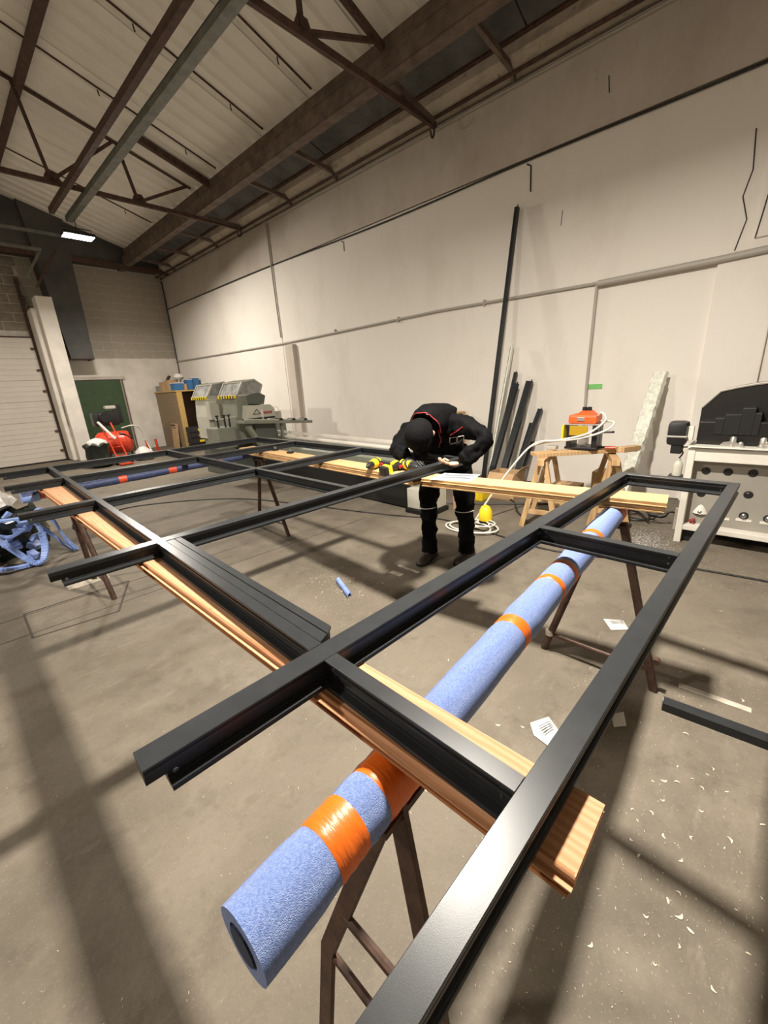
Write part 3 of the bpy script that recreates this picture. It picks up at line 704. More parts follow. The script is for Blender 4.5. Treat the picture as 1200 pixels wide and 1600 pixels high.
# ================================================================== RIGHT-HAND MACHINE (grey cabinet, black hood)
mc = thing('milling_machine', (4.6, -.4, 0), 'cream and grey machine cabinet with black curved hood and round holes, at the right edge', 'machine')
XF = 4.25
def mbox(a, b, m, n, c=.006, p=None): return MB().box(a, b, c=c).build(n, m, p or mc)
mbox((XF-.01, .385, 0), (XF+.06, .435, .86), m_cnc, 'corner_post')
mbox((XF, -1.3, .735), (XF+.7, .43, .845), m_cnc, 'top_rail')
mbox((XF-.03, -1.3, .845), (XF+.75, .44, .862), m_cnc, 'table_top', .003)
mbox((XF-.032, -1.3, .848), (XF-.028, .42, .853), m_black, 'table_seam', 0)
mbox((XF+.10, -1.3, .16), (XF+.13, .39, .74), m_cncg, 'hole_plate', 0)
mbox((XF+.13, -1.3, .16), (XF+.75, .40, .84), m_cncg, 'carcass')
mbox((XF-.0, -1.3, .12), (XF+.14, .39, .165), m_cnc, 'bottom_tray')
mbox((XF+.30, -1.3, 0), (XF+.72, .36, .12), m_black, 'dark_plinth', 0)
mbox((XF+.06, .30, 0), (XF+.20, .40, .12), m_black, 'foot', .01)
for (yy_, zz_, cone) in ((.30, .64, 0), (.155, .645, 0), (-.0, .65, 0), (.305, .44, 0), (.0, .47, 0), (.29, .27, 2), (.14, .28, 1), (.0, .29, 1), (-.15, .65, 0), (-.15, .29, 1), (-.3, .5, 0)):
    x_ = XF+.10
    MB().lathe([(.031, 0), (.031, .004), (.026, .006)], (x_, yy_, zz_), (-1, 0, 0), 18).build('hole_ring', m_black, mc)
    MB().lathe([(.018, 0), (.012, .004)], (x_-.006, yy_, zz_), (-1, 0, 0), 14).build('hole', m_hood, mc)
    if cone:
        MB().lathe([(.020, 0), (.020, .02), (.008, .03)], (x_, yy_, zz_), (-1, 0, 0), 14).build('pin', m_screw, mc)
        if cone == 2: MB().lathe([(.062, 0), (.010, .13)], (x_+.03, yy_, zz_-.01), Z, 18).build('pale_cone', m_cnc, mc, True)
        else: MB().box((x_-.004, yy_-.055, zz_-.05), (x_+.001, yy_+.045, zz_-.028)).build('lit_patch', m_cnc, mc)  # cream plate painting in the lit patch below the hole
kn = MB(); 
for k in range(3):
    a = k*2.094; kn.box((XF+.06, .33+.016*math.cos(a)-.009, .19+.016*math.sin(a)-.009), (XF+.09, .33+.016*math.cos(a)+.009, .19+.016*math.sin(a)+.009), c=.004)
kn.build('red_knob', m_red, mc)
# black hood: curved roof with pale rim
arc = []
for i in range(15):
    t = i/14; y_ = .42-1.5*t; z_ = 1.14+.21*math.sin(math.pi*min(1, t*1.0+.10))**.6 if i else 1.15
    arc.append((y_, z_))
hp = [(.42, .87)]+arc+[(-1.08, .87)]
MB().prism(hp, (XF+.28, 0, 0), (0, 1, 0), (0, 0, 1), (1, 0, 0), .55).build('hood', m_hood, mc)
MB().tube([(XF+.275, p[0], p[1]+.004) for p in arc], .010, 6).build('hood_rim', m_pvc, mc)
mbox((XF+.10, -1.2, .865), (XF+.28, .40, 1.05), m_hood, 'inner_guard')
st = MB()
for (ya, yb, zt) in ((.24, .14, 1.11), (.14, .06, 1.16), (.06, .02, 1.12), (-.04, -.12, 1.12), (-.12, -.2, 1.17), (-.28, -.34, 1.14), (.30, .24, 1.08)):
    st.box((XF+.09, yb, .95), (XF+.27, ya, zt), c=.004)
st.build('stepped_guard', m_blk, mc)
for (ya, zt, r) in ((.16, .94, .022), (.11, .90, .018), (-.02, .94, .022), (-.06, .915, .02), (-.2, .93, .02)):
    MB().lathe([(r*1.3, 0), (r*1.3, .015), (r, .02), (r, zt-.87), (r*.7, zt-.86)], (XF+.04, ya, .862), Z, 14).build('clamp_foot', m_alu, mc, True)
MB().prism([(0, 0), (.16, 0), (.13, .035), (.06, .05), (.03, .02)], (XF+.02, .09, .862), (0, 1, 0), (0, 0, 1), (1, 0, 0), .03).build('clamp_body', m_alu, mc)
mbox((XF+.02, -.15, .862), (XF+.06, .0, .89), m_alu, 'clamp_body')
mo = MB().box((XF-.05, .46, .86), (XF+.12, .60, 1.06), c=.035).build('motor_box', m_blk, mc, True)
mbox((XF-.055, .455, .93), (XF+.0, .605, .945), m_alu, 'motor_trim', .003)
mbox((XF-.03, .48, .79), (XF+.08, .56, .87), m_blk, 'motor_base', .01)
mbox((XF+.0, .42, .90), (XF+.05, .46, 1.02), m_cnc, 'bracket')
MB().lathe([(.034, 0), (.036, .01), (.036, .10), (.020, .125), (.012, .13), (.012, .15)], (XF+.0, .49, .60), Z, 16).build('oil_bottle', m_sawl, mc, True)
MB().tube(bez([(XF, .49, .75), (XF, .47, .80), (XF, .50, .84), (XF, .44, .85)], 5), .006, 6).build('oil_hose', m_blk, mc)
mbox((XF-.03, .45, .50), (XF+.08, .55, .60), m_blk, 'bottle_holder', .01)
mbox((XF+.02, .435, .10), (XF+.06, .46, .30), m_alu, 'valve')

# ================================================================== PRESS ON TIMBER TRESTLES
def timber_trestle(loc, rz, w_, h_, label):
    t = thing('timber_trestle', (loc[0], loc[1], 0), label, 'trestle')
    R = Matrix.Rotation(rz, 3, 'Z')
    def P(x, y, z): return R @ Vector((x, y, z))+Vector((loc[0], loc[1], 0))
    MB().beam(P(-w_/2, 0, h_-.03), P(w_/2, 0, h_-.03), .07, .06, c=.004).build('top_beam', m_tripw, t)
    for sx in (-1, 1):
        for s2 in (-1, 1):
            MB().beam(P(sx*(w_/2-.10), s2*.025, h_-.04), P(sx*(w_/2-.07), s2*.17, 0), .035, .05, c=.003).build('leg', m_tripw, t)
        MB().beam(P(sx*(w_/2-.08), -.14, .17), P(sx*(w_/2-.08), .14, .17), .02, .045).build('brace', m_tripw, t)
    return t
timber_trestle((4.15, 1.58), math.radians(10), .62, .72, 'raw timber trestle under the left side of the orange press')
timber_trestle((4.55, 1.08), math.radians(20), .66, .70, 'raw timber trestle under the right side of the orange press')
bt = MB().beam((4.0, 1.66, .74), (4.78, .95, .725), .16, .035, c=.003).build('bench_board', m_tripw); tag(bt, 'rough board laid across the two timber trestles', 'board')
bt2 = MB().beam((4.42, .98, .765), (4.62, .88, .765), .07, .05, c=.004).build('timber_block', m_tripw); tag(bt2, 'square timber offcut on the right end of the rough board', 'block')
ps_ = thing('punch_press', (4.42, 1.33, .76), 'orange-topped pneumatic punch press with yellow and amber guards', 'press')
def pbox(a, b, m, n, c=.006): return MB().box(a, b, c=c).build(n, m, ps_)
pbox((4.32, 1.18, .76), (4.55, 1.48, .785), m_blk, 'base'); 
for yv in (1.44, 1.20): pbox((4.33, yv-.02, .78), (4.52, yv+.03, 1.0), m_blk, 'column')
pbox((4.32, 1.17, 1.0), (4.56, 1.49, 1.012), m_alu, 'plate', .002)
pbox((4.34, 1.20, 1.012), (4.54, 1.47, 1.10), m_org, 'cylinder_body', .025)
MB().prism([(0, 0), (.16, 0), (.12, .035), (.04, .035)], (4.37, 1.24, 1.10), (0, 1, 0), (0, 0, 1), (1, 0, 0), .12).build('body_cap', m_org, ps_)
for yv in (1.30, 1.345): MB().lathe([(.022, 0), (.022, .03), (.016, .035)], (4.43, yv, 1.135), Z, 12).build('fitting', m_blk, ps_, True)
pbox((4.30, 1.49, .86), (4.50, 1.51, 1.0), m_yel, 'side_guard', .002); pbox((4.318, 1.27, .90), (4.33, 1.44, .995), m_amber, 'front_guard', .002)
pbox((4.33, 1.31, 1.04), (4.342, 1.38, 1.075), m_alu, 'rating_plate', .002)
pbox((4.36, 1.28, .80), (4.44, 1.36, .90), m_alu, 'die')
MB().tube([(4.40, 1.15, .93), (4.40, 1.05, .935)], .010, 8).build('lever', m_blk, ps_)
MB().tube([(4.42, 1.19, .77), (4.42, 1.19, 1.0)], .012, 8).build('guide_pin', m_blk, ps_)
for k, (pts, lb) in enumerate((
    ([(4.40, 1.22, 1.07), (4.34, 1.16, 1.12), (4.32, 1.12, 1.05), (4.26, 1.25, .93), (4.22, 1.50, .86), (4.1, 1.70, .83), (3.95, 1.85, .62), (3.80, 2.05, .25), (3.72, 2.15, .03)], 'pale air hose running from the press down to the floor coil'),
    ([(4.42, 1.18, 1.04), (4.36, 1.05, 1.03), (4.30, 1.10, .96), (4.26, 1.32, .88), (4.2, 1.6, .84), (4.12, 1.75, .80)], 'second pale hose looping past the right side of the press'))):
    h = MB().tube(bez(pts, 8), .010, 8).build('air_hose', m_hose, None, True); tag(h, lb, 'hose')
# red-handled tool and small things on the board
rt_ = thing('pliers', (4.45, 1.1, .76), 'red-handled pliers beside black clamps on the rough board', 'pliers')
MB().tube([(4.47, 1.14, .775), (4.50, 1.05, .775)], .012, 8).build('handle', m_org, rt_); MB().tube([(4.45, 1.13, .775), (4.46, 1.04, .775)], .012, 8).build('handle', m_redp, rt_)
MB().beam((4.46, 1.14, .775), (4.45, 1.20, .775), .03, .02).build('jaw', m_blk, rt_)
gt_ = MB().box((4.20, 1.52, .762), (4.28, 1.62, .80), c=.01).build('foot_valve', m_pvc); tag(gt_, 'grey valve block left of the press on the board', 'valve')
gb_ = thing('spray_bottle', (4.5, 1.48, 0), 'green-white plastic bottle standing under the timber trestles', 'bottle')
MB().lathe([(.04, 0), (.045, .02), (.045, .18), (.02, .24), (.015, .28)], (4.5, 1.48, 0), Z, 14).build('body', m_greent, gb_, True)
MB().lathe([(.02, 0), (.02, .05)], (4.5, 1.48, .28), Z, 10).build('cap', m_white, gb_)
for (a, b_, z1, lb) in (((4.75, 1.75), (5.0, 1.45), .26, 'dark cardboard box on the floor below the press'), ((4.9, 1.35), (5.15, 1.15), .42, 'brown cardboard box behind the right timber trestle')):
    t = thing('cardboard_box', ((a[0]+b_[0])/2, (a[1]+b_[1])/2, 0), lb, 'box')
    MB().box((a[0], b_[1], 0), (b_[0], a[1], z1), c=.004).build('carton', m_card, t)
    MB().box((a[0]-.002, (a[1]+b_[1])/2-.02, z1*.3), (a[0]+.002, (a[1]+b_[1])/2+.02, z1)).build('tape', m_osbe, t)

# open cardboard box near the leaning profiles
cb = thing('cardboard_box', (4.9, 2.35, 0), 'open cardboard box with raised flap in front of the leaning profiles', 'box')
R_ = .34
for (a, b_) in (((4.70, 2.18, .02), (4.70, 2.52, R_)), ((4.98, 2.18, .02), (4.98, 2.52, R_))): MB().box((a[0]-.003, a[1], a[2]), (b_[0]+.003, b_[1], b_[2])).build('wall', m_card, cb)
for yv in (2.18, 2.52): MB().box((4.70, yv-.003, .02), (4.98, yv+.003, R_)).build('wall', m_card, cb)
MB().box((4.70, 2.18, 0), (4.98, 2.52, .02)).build('bottom', m_card, cb)
MB().beam((4.70, 2.35, R_), (4.62, 2.35, R_-.10), .34, .005).build('flap', m_card, cb); MB().beam((4.85, 2.18, R_), (4.87, 2.10, R_+.08), .28, .005, upv=(0, 1, 1)).build('flap', m_card, cb)
cb2 = thing('cardboard_box', (4.0, 2.62, 0), 'small cardboard box standing on the floor behind the worker legs', 'box')
MB().box((4.0, 2.42, 0), (4.18, 2.62, .30), c=.004).build('carton', m_card, cb2); MB().box((3.996, 2.50, .1), (4.002, 2.53, .3)).build('tape', m_osbe, cb2)
yb = thing('plastic_bin', (4.55, 2.60, 0), 'yellow plastic crate tucked beside the leaning profiles', 'crate')
MB().box((4.45, 2.48, .0), (4.68, 2.74, .20), c=.02).build('crate_body', m_yel, yb); MB().box((4.43, 2.46, .19), (4.70, 2.76, .215), c=.008).build('rim', m_yel, yb)
wb_ = thing('wooden_crate', (5.55, 3.7, 0), 'brown wooden crate against the wall behind the worker hood', 'crate')
for k in range(3): MB().box((5.46, 3.48, .02+k*.34), (5.68, 3.90, .34+k*.34), c=.006).build('board', m_tripw, wb_)

# yellow fitting and hose coil on the floor
yh = thing('yellow_cover', (3.70, 2.02, 0), 'yellow rounded plastic cover standing on the floor beside the hose coil', 'cover')
MB().lathe([(.072, .05), (.075, .09), (.066, .15), (.045, .195), (.015, .215)], (3.74, 2.04, 0), Z, 18).build('dome', m_yel, yh, True)
MB().lathe([(.06, 0), (.078, .01), (.078, .05), (.06, .055)], (3.74, 2.04, 0), Z, 18).build('base', m_blk, yh, True)
def coil(c, rx, ry, turns, r, seed):
    rnd = random.Random(seed); pts = []
    for i in range(int(turns*16)+1):
        a = i/16*2*math.pi; f = 1-.12*math.sin(i*.11)+.04*rnd.random()
        pts.append((c[0]+rx*f*math.cos(a)+.03*math.sin(i*.05), c[1]+ry*f*math.sin(a)+.04*math.cos(i*.07), r+.001+.012*(i/16) % .05))
    return bez(pts, 2)
hc = MB().tube(coil((3.50, 2.08), .17, .26, 2.1, .010, 1), .009, 7).build('hose_coil', m_hose, None, True); tag(hc, 'pale hose lying in wide loops on the floor right of the worker boots', 'hose')
hc = MB().tube(coil((3.58, 2.02), .10, .13, 2.2, .012, 4), .008, 7).build('hose_coil', m_hose, None, True); hc.location.z += .022; tag(hc, 'small inner loop of pale hose around the yellow cover', 'hose')

# ================================================================== PROFILES LEANING ON THE WALL
def leaner(base, top, w_, d_, m, label, rot=0, cutoff=True, group=None):
    t = thing('metal_profile', (base[0], base[1], 0), label, 'profile', group)
    b = MB(); p = Vector(base); q = Vector(top)
    b.beam(p, q, w_, d_, upv=(1, 0, 0), c=.002); b.build('body', m, t)
    d = (q-p).normalized(); s = d.cross(Vector((1, 0, 0))).normalized(); f = s.cross(d)
    MB().beam(p+s*w_*.28-f*d_*.5, q+s*w_*.28-f*d_*.5-d*.02, w_*.12, .006, upv=(1, 0, 0)).build('groove', m_gask, t)
    MB().beam(p-s*w_*.42-f*(d_*.5+.006), q-s*w_*.42-f*(d_*.5+.006)+d*.015, w_*.14, .014, upv=(1, 0, 0)).build('flange', m, t)
    return t
leaner((5.25, 2.92, .02), (5.66, 2.735, 3.52), .050, .05, m_frame, 'tallest black profile leaning on the wall, reaching far above the rest')
leaner((5.22, 2.83, .02), (5.63, 2.72, 1.90), .040, .04, m_wrap, 'profile in shiny crumpled film right of the tallest one')
leaner((5.20, 2.78, .02), (5.66, 2.665, 1.55), .045, .04, m_frame, 'slim black profile leaning behind the film-wrapped one')
leaner((5.04, 2.73, .02), (5.58, 2.62, 1.40), .080, .05, m_frame, 'broad black profile leaning, third from the tallest one')
leaner((5.12, 2.60, .02), (5.66, 2.46, 1.42), .090, .05, m_frame, 'widest black profile with square top, right of the broad one')
leaner((5.30, 2.49, .02), (5.66, 2.40, .86), .060, .04, m_frame, 'short black profile leaning low between the taller ones')
leaner((5.20, 2.46, .02), (5.66, 2.29, 1.05), .060, .045, m_frame, 'rightmost black profile of the leaning bunch, shoulder-high')
leaner((5.34, 2.42, .02), (5.64, 2.36, .60), .050, .04, m_frame, 'lowest black stub leaning in front of the rightmost profile')
# bubble-wrapped profile
bw = thing('wrapped_profile', (4.95, 1.05, 0), 'profile in pale greenish bubble wrap leaning on the wall by the machine', 'profile')
p = Vector((4.98, 1.08, .01)); q = Vector((5.62, .945, 1.45))
b = MB(); n = 40; d = (q-p); nv = Vector((-.9, 0, .4)).normalized(); yv = Vector((.15, 1, 0)).normalized(); vs = []; fs = []
sec = [(-.078, -.02), (-.06, .034), (.06, .036), (.078, -.02), (.06, -.034), (-.06, -.034)]
for i in range(n+1):
    c = p+d*(i/n); k = 1+.06*math.sin(i*1.9)
    for a_, b2 in sec: vs.append(c+yv*(a_*k+random.uniform(-.005, .005))+nv*(b2+random.uniform(-.007, .007)))
for i in range(n):
    for j in range(6): a_ = i*6+j; b2 = i*6+(j+1) % 6; fs.append((a_, b2, b2+6, a_+6))
fs += [tuple(range(6))[::-1], tuple(n*6+j for j in range(6))]
b.add(vs, fs); b.build('wrap', m_wrap, bw, False)
MB().beam(p+Vector((.0, .055, 0)), q+Vector((0, .055, -.5)), .03, .03, upv=(1, 0, 0)).build('inner_strip', m_white, bw)

# ================================================================== FLOOR ITEMS
fp = thing('floor_profile', (1.98, -.15, 0), 'black mitred profile lying on the floor at the right edge', 'profile')
a = Vector((1.955, .135, .0)); q = Vector((2.02, -1.1, .0)); dd = (q-a).normalized(); xx = Vector((-dd.y, dd.x, 0))
MB().prism([(-.036, 0), (.050, 0), (.050, .008), (.014, .010), (.014, .018), (.036, .020), (.036, .026), (.012, .028), (.012, .040), (-.036, .040)], a, xx, Z, dd, 1.2).build('body', m_frame, fp)
for dx in (.013, .020): MB().prism([(dx, .0215), (dx+.002, .0215), (dx+.002, .0225), (dx, .0225)], a, xx, Z, dd, 1.2).build('bright_edge', m_pvc, fp)
for (x0, x1, z0, z1) in ((-.026, .012, .002, .005), (-.026, .012, .041, .044), (-.027, -.023, .002, .044), (.008, .012, .002, .044)):
    MB().prism([(x0, z0), (x1, z0), (x1, z1), (x0, z1)], a-dd*.003, xx, Z, dd, .004).build('cut_end', m_alu, fp)
fo = MB(); n = 9; pts = []
for i in range(n+1):
    t = math.pi*(1.15*i/n-.08); pts.append((.026*math.cos(t), .026*math.sin(t)))
ins = [(x*.62, y_*.62) for x, y_ in pts[::-1]]
fo.prism(pts+ins, (1.885, 2.33, .010), (1, .15, 0), (0, .05, 1), (-.45, -1.0, 0), .26)
fo = fo.build('foam_offcut', m_foams); tag(fo, 'small blue foam offcut alone on the open floor', 'foam')
def paper(pts, label, lines=True):
    b = MB(); n = len(pts); c = sum((Vector(p) for p in pts), Vector())/n
    vs = [Vector(p) for p in pts]+[c+Vector((0, 0, .012))]+[Vector(p).lerp(c, .5)+Vector((0, 0, random.uniform(.004, .02))) for p in pts]
    fs = []
    for i in range(n):
        j = (i+1) % n; fs += [(i, j, n+1+j, n+1+i), (n+1+i, n+1+j, n)]
    b.add(vs, fs); o = b.build('crumpled_paper', m_paper); tag(o, label, 'paper')
    if lines:
        l = MB(); a, b2, c2, d2 = [Vector(p) for p in pts[:4]]
        for k in range(4):
            f = .3+k*.13; l.beam(a.lerp(d2, f).lerp(c, .3)+Z*.021, b2.lerp(c2, f).lerp(c, .35)+Z*.021, .003, .0006)
        l.build('print_lines', m_ink, o)
    return o
paper([(1.475, .56, .003), (1.56, .51, .004), (1.50, .43, .003), (1.40, .44, .006), (1.42, .52, .003)], 'crumpled white paper with faint print beside the nearest bar')
paper([(2.55, .55, .003), (2.60, .45, .004), (2.52, .40, .003), (2.45, .48, .003)], 'crumpled white paper farther off, near the trestle foot')
paper([(1.75, .30, .003), (1.80, .26, .004), (1.72, .23, .003), (1.68, .27, .003)], 'scrap of white paper just right of the nearest bar', False)
pm = MB().box((.42, 4.05, 0), (.72, 4.35, .004)).build('paper_mat', m_stain); tag(pm, 'pale flat paper patch on the floor by the far trestle leg', 'paper')

# cables
def cable(pts, r, label, m=m_rubber, nm='floor_cable'):
    o = MB().tube(bez(pts, 8), r, 6).build(nm, m, None, True); return tag(o, label, 'cable')
cable([(1.3, 6.0, .008), (1.53, 6.55, .008), (2.2, 6.2, .008), (2.80, 5.46, .008), (3.10, 4.4, .008), (3.29, 3.54, .008), (3.45, 2.95, .008), (3.60, 2.5, .008), (3.52, 1.9, .008), (3.42, 1.2, .008), (3.62, .5, .008), (3.70, .0, .008), (3.75, -.8, .008)], .008, 'long black cable snaking across the floor behind the worker boots')
cable([(4.9, 3.2, .01), (4.75, 2.3, .01), (4.4, 2.0, .01), (4.25, 1.9, .01), (3.6, 1.3, .01)], .010, 'black cable between cardboard box and timber trestles')
for i, (c, rx, ry) in enumerate((((4.72, .80), .10, .12), ((4.66, .62), .08, .10), ((4.85, .92), .12, .09))):
    o = MB().tube(coil(c, rx, ry, 1.8, .010, 20+i), .008, 6).build('cable_coil', m_rubber, None, True); o.location.z += .02*i
    for v in o.data.vertices: v.co.z += .10*max(0, math.sin(v.co.x*14+i*2))
    tag(o, ['tangled black cable loop nearest the wrapped profile', 'tangled black cable loop by the machine post', 'flattest black cable loop behind the pale plank end'][i], 'cable')
cable([(4.1, 2.9, .01), (4.5, 2.2, .012), (4.9, 1.5, .012), (5.0, .95, .012), (4.6, .7, .05)], .012, 'black cable along the wall foot beneath the press')

# ================================================================== LEFT: BIN BAG OF BLUE FOAM SCRAPS
bag = thing('scrap_bag', (.35, 5.4, 0), 'open bin bag heaped with blue foam scraps at the left edge', 'bag')
b = MB(); n = 22; rnd = random.Random(3)
rings = [(.30, 0), (.36, .05), (.37, .18), (.35, .30), (.37, .42), (.34, .44), (.30, .36)]
base = 0; vs = []; fs = []
for (r, h) in rings:
    for j in range(n):
        t = 2*math.pi*j/n; k = 1+.10*math.sin(j*2.1+h*9)+.05*rnd.random(); vs.append((.10+r*k*math.cos(t), 5.75+r*k*math.sin(t), h*(1+.12*math.sin(j*1.7))))
for i in range(len(rings)-1):
    for j in range(n): a = i*n+j; q = i*n+(j+1) % n; fs.append((a, q, q+n, a+n))
fs.append(tuple(range(n))[::-1]); fs.append(tuple((len(rings)-1)*n+j for j in range(n)))
b.add(vs, fs).build('bag_skin', m_bag, bag, True)
def strip(pts, w_, t_, label):
    b = MB(); P = bez(pts, 7)
    for p, q in zip(P, P[1:]): b.beam(p, q, w_, t_, c=.004)
    o = b.build('foam_strip', m_foams, None, False); return tag(o, label, 'foam')
strip([(-.25, 5.55, .47), (.10, 5.22, .46), (.33, 5.05, .44), (.36, 5.02, .20), (.30, 4.95, .05), (.22, 4.98, .06), (.05, 5.15, .30), (-.1, 5.3, .42)], .06, .022, 'long blue foam strip folded in a V over the front of the scrap bag')
strip([(.33, 5.05, .44), (.41, 5.10, .52), (.49, 5.18, .38), (.55, 5.18, .14), (.60, 5.14, .02), (.53, 5.26, .08), (.45, 5.25, .22), (.38, 5.2, .33)], .05, .022, 'blue foam strip looping out to the right of the scrap bag')
strip([(-.35, 5.3, .10), (-.05, 5.02, .06), (.15, 5.0, .03), (.30, 5.02, .03)], .06, .03, 'blue foam strip lying along the floor in front of the scrap bag')
strip([(-.30, 6.2, .62), (.0, 6.05, .60), (.22, 5.98, .58)], .05, .03, 'blue foam strip across the back of the scrap bag')
strip([(-.1, 5.42, .40), (.12, 5.25, .28), (.28, 5.12, .36)], .05, .03, 'short blue foam strip slanting inside the scrap bag')
pr_ = thing('foam_pieces', (.1, 5.6, 0), 'jumble of small blue foam pieces filling the scrap bag', 'foam')
b = MB()
for k in range(46):
    c = Vector((.08+rnd.uniform(-.30, .32), 5.50+rnd.uniform(-.36, .30), .06+rnd.uniform(0, .36))); R = Matrix.Rotation(rnd.uniform(0, 3), 3, 'Z') @ Matrix.Rotation(rnd.uniform(0, 3), 3, 'X')
    s = Vector((rnd.uniform(.03, .07), rnd.uniform(.02, .05), rnd.uniform(.012, .03))); b.box(c-s, c+s, rot=R, c=.004)
b.build('pieces', m_foams, pr_)['kind'] = 'stuff'
cbg = MB().lathe([(.10, 0), (.20, .05), (.17, .13), (.08, .19), (.02, .21)], (.12, 5.95, .44), (0, 0, 1), 16)
for v in cbg.v: v.x += .03*math.sin(v.z*60+v.y*30); v.z += .02*math.sin(v.x*40)
cbg = cbg.build('plastic_film', m_bagc, None, False); tag(cbg, 'crumpled clear and black plastic film on top of the scrap bag', 'film')
wo = MB().beam((.05, 8.5, .02), (.35, 8.1, .02), .08, .03, c=.003).build('timber_offcut', m_tripw); tag(wo, 'pale timber offcut on the floor at the left edge', 'offcut')
cl = thing('work_gloves', (.98, 5.6, 0), 'pair of yellow and black work gloves on the floor behind the frame', 'gloves')
MB().box((.93, 6.2, 0), (1.13, 6.45, .04), c=.015).build('yellow_glove', m_yel, cl, True); MB().box((.86, 5.95, 0), (1.10, 6.2, .045), c=.018).build('black_glove', m_glove, cl, True)

for o in list(bpy.data.objects):
    if o.parent is None and o.name.split('.')[0] in ('scrap_bag', 'foam_strip', 'foam_pieces', 'plastic_film'): o.location.x += .09
# ================================================================== BACK OF THE HALL
_n0 = set(bpy.data.objects)
cp_ = thing('air_compressor', (3.45, 12.4, 0), 'red air compressor with black motor in front of the green door', 'compressor')
MB().lathe([(.05, 0), (.19, .03), (.26, .10), (.27, .16), (.27, .62), (.26, .70), (.19, .77), (.05, .80)], (3.70, 11.72, .48), (-1, .42, 0), 24).build('tank', m_redp, cp_, True)
MB().box((3.05, 12.0, .88), (3.60, 12.35, 1.22), c=.06).build('motor', m_blk, cp_, True)
MB().lathe([(.12, 0), (.12, .2)], (3.25, 11.98, 1.10), (0, -1, 0), 16).build('fan_cover', m_blk, cp_, True)
MB().box((3.55, 12.05, .92), (3.70, 12.25, 1.38), c=.03).build('pump_head', m_blk, cp_, True); MB().box((3.35, 12.05, 1.28), (3.62, 12.22, 1.36), c=.02).build('cylinder', m_pvc, cp_)
for x_ in (3.1, 3.7): MB().tube([(x_, 12.1, .34), (x_, 11.95, 0)], .02, 8).build('leg', m_blk, cp_)
MB().tube(bez([(3.5, 11.7, .82), (3.75, 11.6, .86), (3.95, 11.75, .7), (4.05, 11.8, .3), (4.1, 11.6, .03)], 6), .014, 6).build('air_line', m_hose, cp_)
MB().tube(bez([(3.4, 11.62, .72), (3.52, 11.58, .66), (3.66, 11.6, .55), (3.6, 11.6, .8)], 6), .018, 6).build('pipework', m_blk, cp_)
ht = thing('hand_truck', (3.15, 11.5, 0), 'red hand truck leaning before the compressor tank', 'trolley')
for x_ in (3.02, 3.24): MB().tube([(x_-.12, 11.75, .98), (x_, 11.45, .10)], .018, 8).build('rail', m_redp, ht)
for k in range(3): MB().tube([(2.96+.03*k, 11.62-.06*k, .62-.2*k), (3.18+.03*k, 11.62-.06*k, .62-.2*k)], .012, 8).build('rung', m_redp, ht)
MB().box((3.0, 11.25, .02), (3.28, 11.45, .04)).build('toe_plate', m_redp, ht)
for x_ in (2.98, 3.30): MB().lathe([(.09, -.02), (.09, .02)], (x_, 11.5, .09), (1, 0, 0), 14).build('wheel', m_blk, ht)
MB().beam((2.86, 11.72, 1.02), (3.06, 11.45, .62), .05, .03).build('handle', m_white, ht)
bb = thing('bin_bag', (2.70, 11.35, 0), 'stuffed black bin bag at the foot of the white pillar', 'bag')
b = MB(); vs = []; fs = []; rings = [(.14, 0), (.24, .05), (.25, .25), (.23, .42), (.27, .52), (.16, .56)]; n = 20
for (r, h) in rings:
    for j in range(n):
        t = 2*math.pi*j/n; k = 1+.08*math.sin(j*2.4+h*8); vs.append((2.70+r*k*math.cos(t), 11.35+r*k*math.sin(t), h*(1+.05*math.sin(j*2.0))))
for i in range(len(rings)-1):
    for j in range(n): a = i*n+j; q = i*n+(j+1) % n; fs.append((a, q, q+n, a+n))
fs.append(tuple(range(n))[::-1]); fs.append(tuple((len(rings)-1)*n+j for j in range(n)))
b.add(vs, fs).build('bag_skin', m_bag, bb, True)
MB().lathe([(.22, 0), (.20, .06), (.10, .12), (.02, .14)], (2.72, 11.38, .53), Z, 14).build('plastic_contents', m_bagc, bb, False)
wbag = MB().lathe([(.10, 0), (.20, .05), (.18, .20), (.08, .32), (.02, .34)], (3.55, 11.45, 0), Z, 13)
for v in wbag.v: v.x += .03*math.sin(v.z*30+v.y*20)
wbag = wbag.build('clear_bag', m_bagc); tag(wbag, 'crumpled clear plastic bag under the compressor tank', 'bag')
for k, (x_, lb) in enumerate(((4.05, 'left red jack stand by the far wall'), (4.30, 'right red jack stand by the far wall'))):
    t = thing('jack_stand', (x_, 13.0, 0), lb, 'stand')
    MB().tube([(x_, 13.0, 0), (x_-.02, 13.0, .34)], .035, 8).build('post', m_redp, t, True); MB().box((x_-.06, 12.95, 0), (x_+.06, 13.05, .02)).build('base', m_redp, t)
for o in set(bpy.data.objects)-_n0:
    if o.parent is None and o.name.split('.')[0] in ('air_compressor', 'hand_truck', 'bin_bag', 'clear_bag'):
        o.location.y -= .28 if o.name.startswith('hand') else 0
        o.location.x -= .36 if o.name.startswith('air') else (.24 if o.name.startswith('hand') else (.24 if o.name.startswith('bin') else .12))
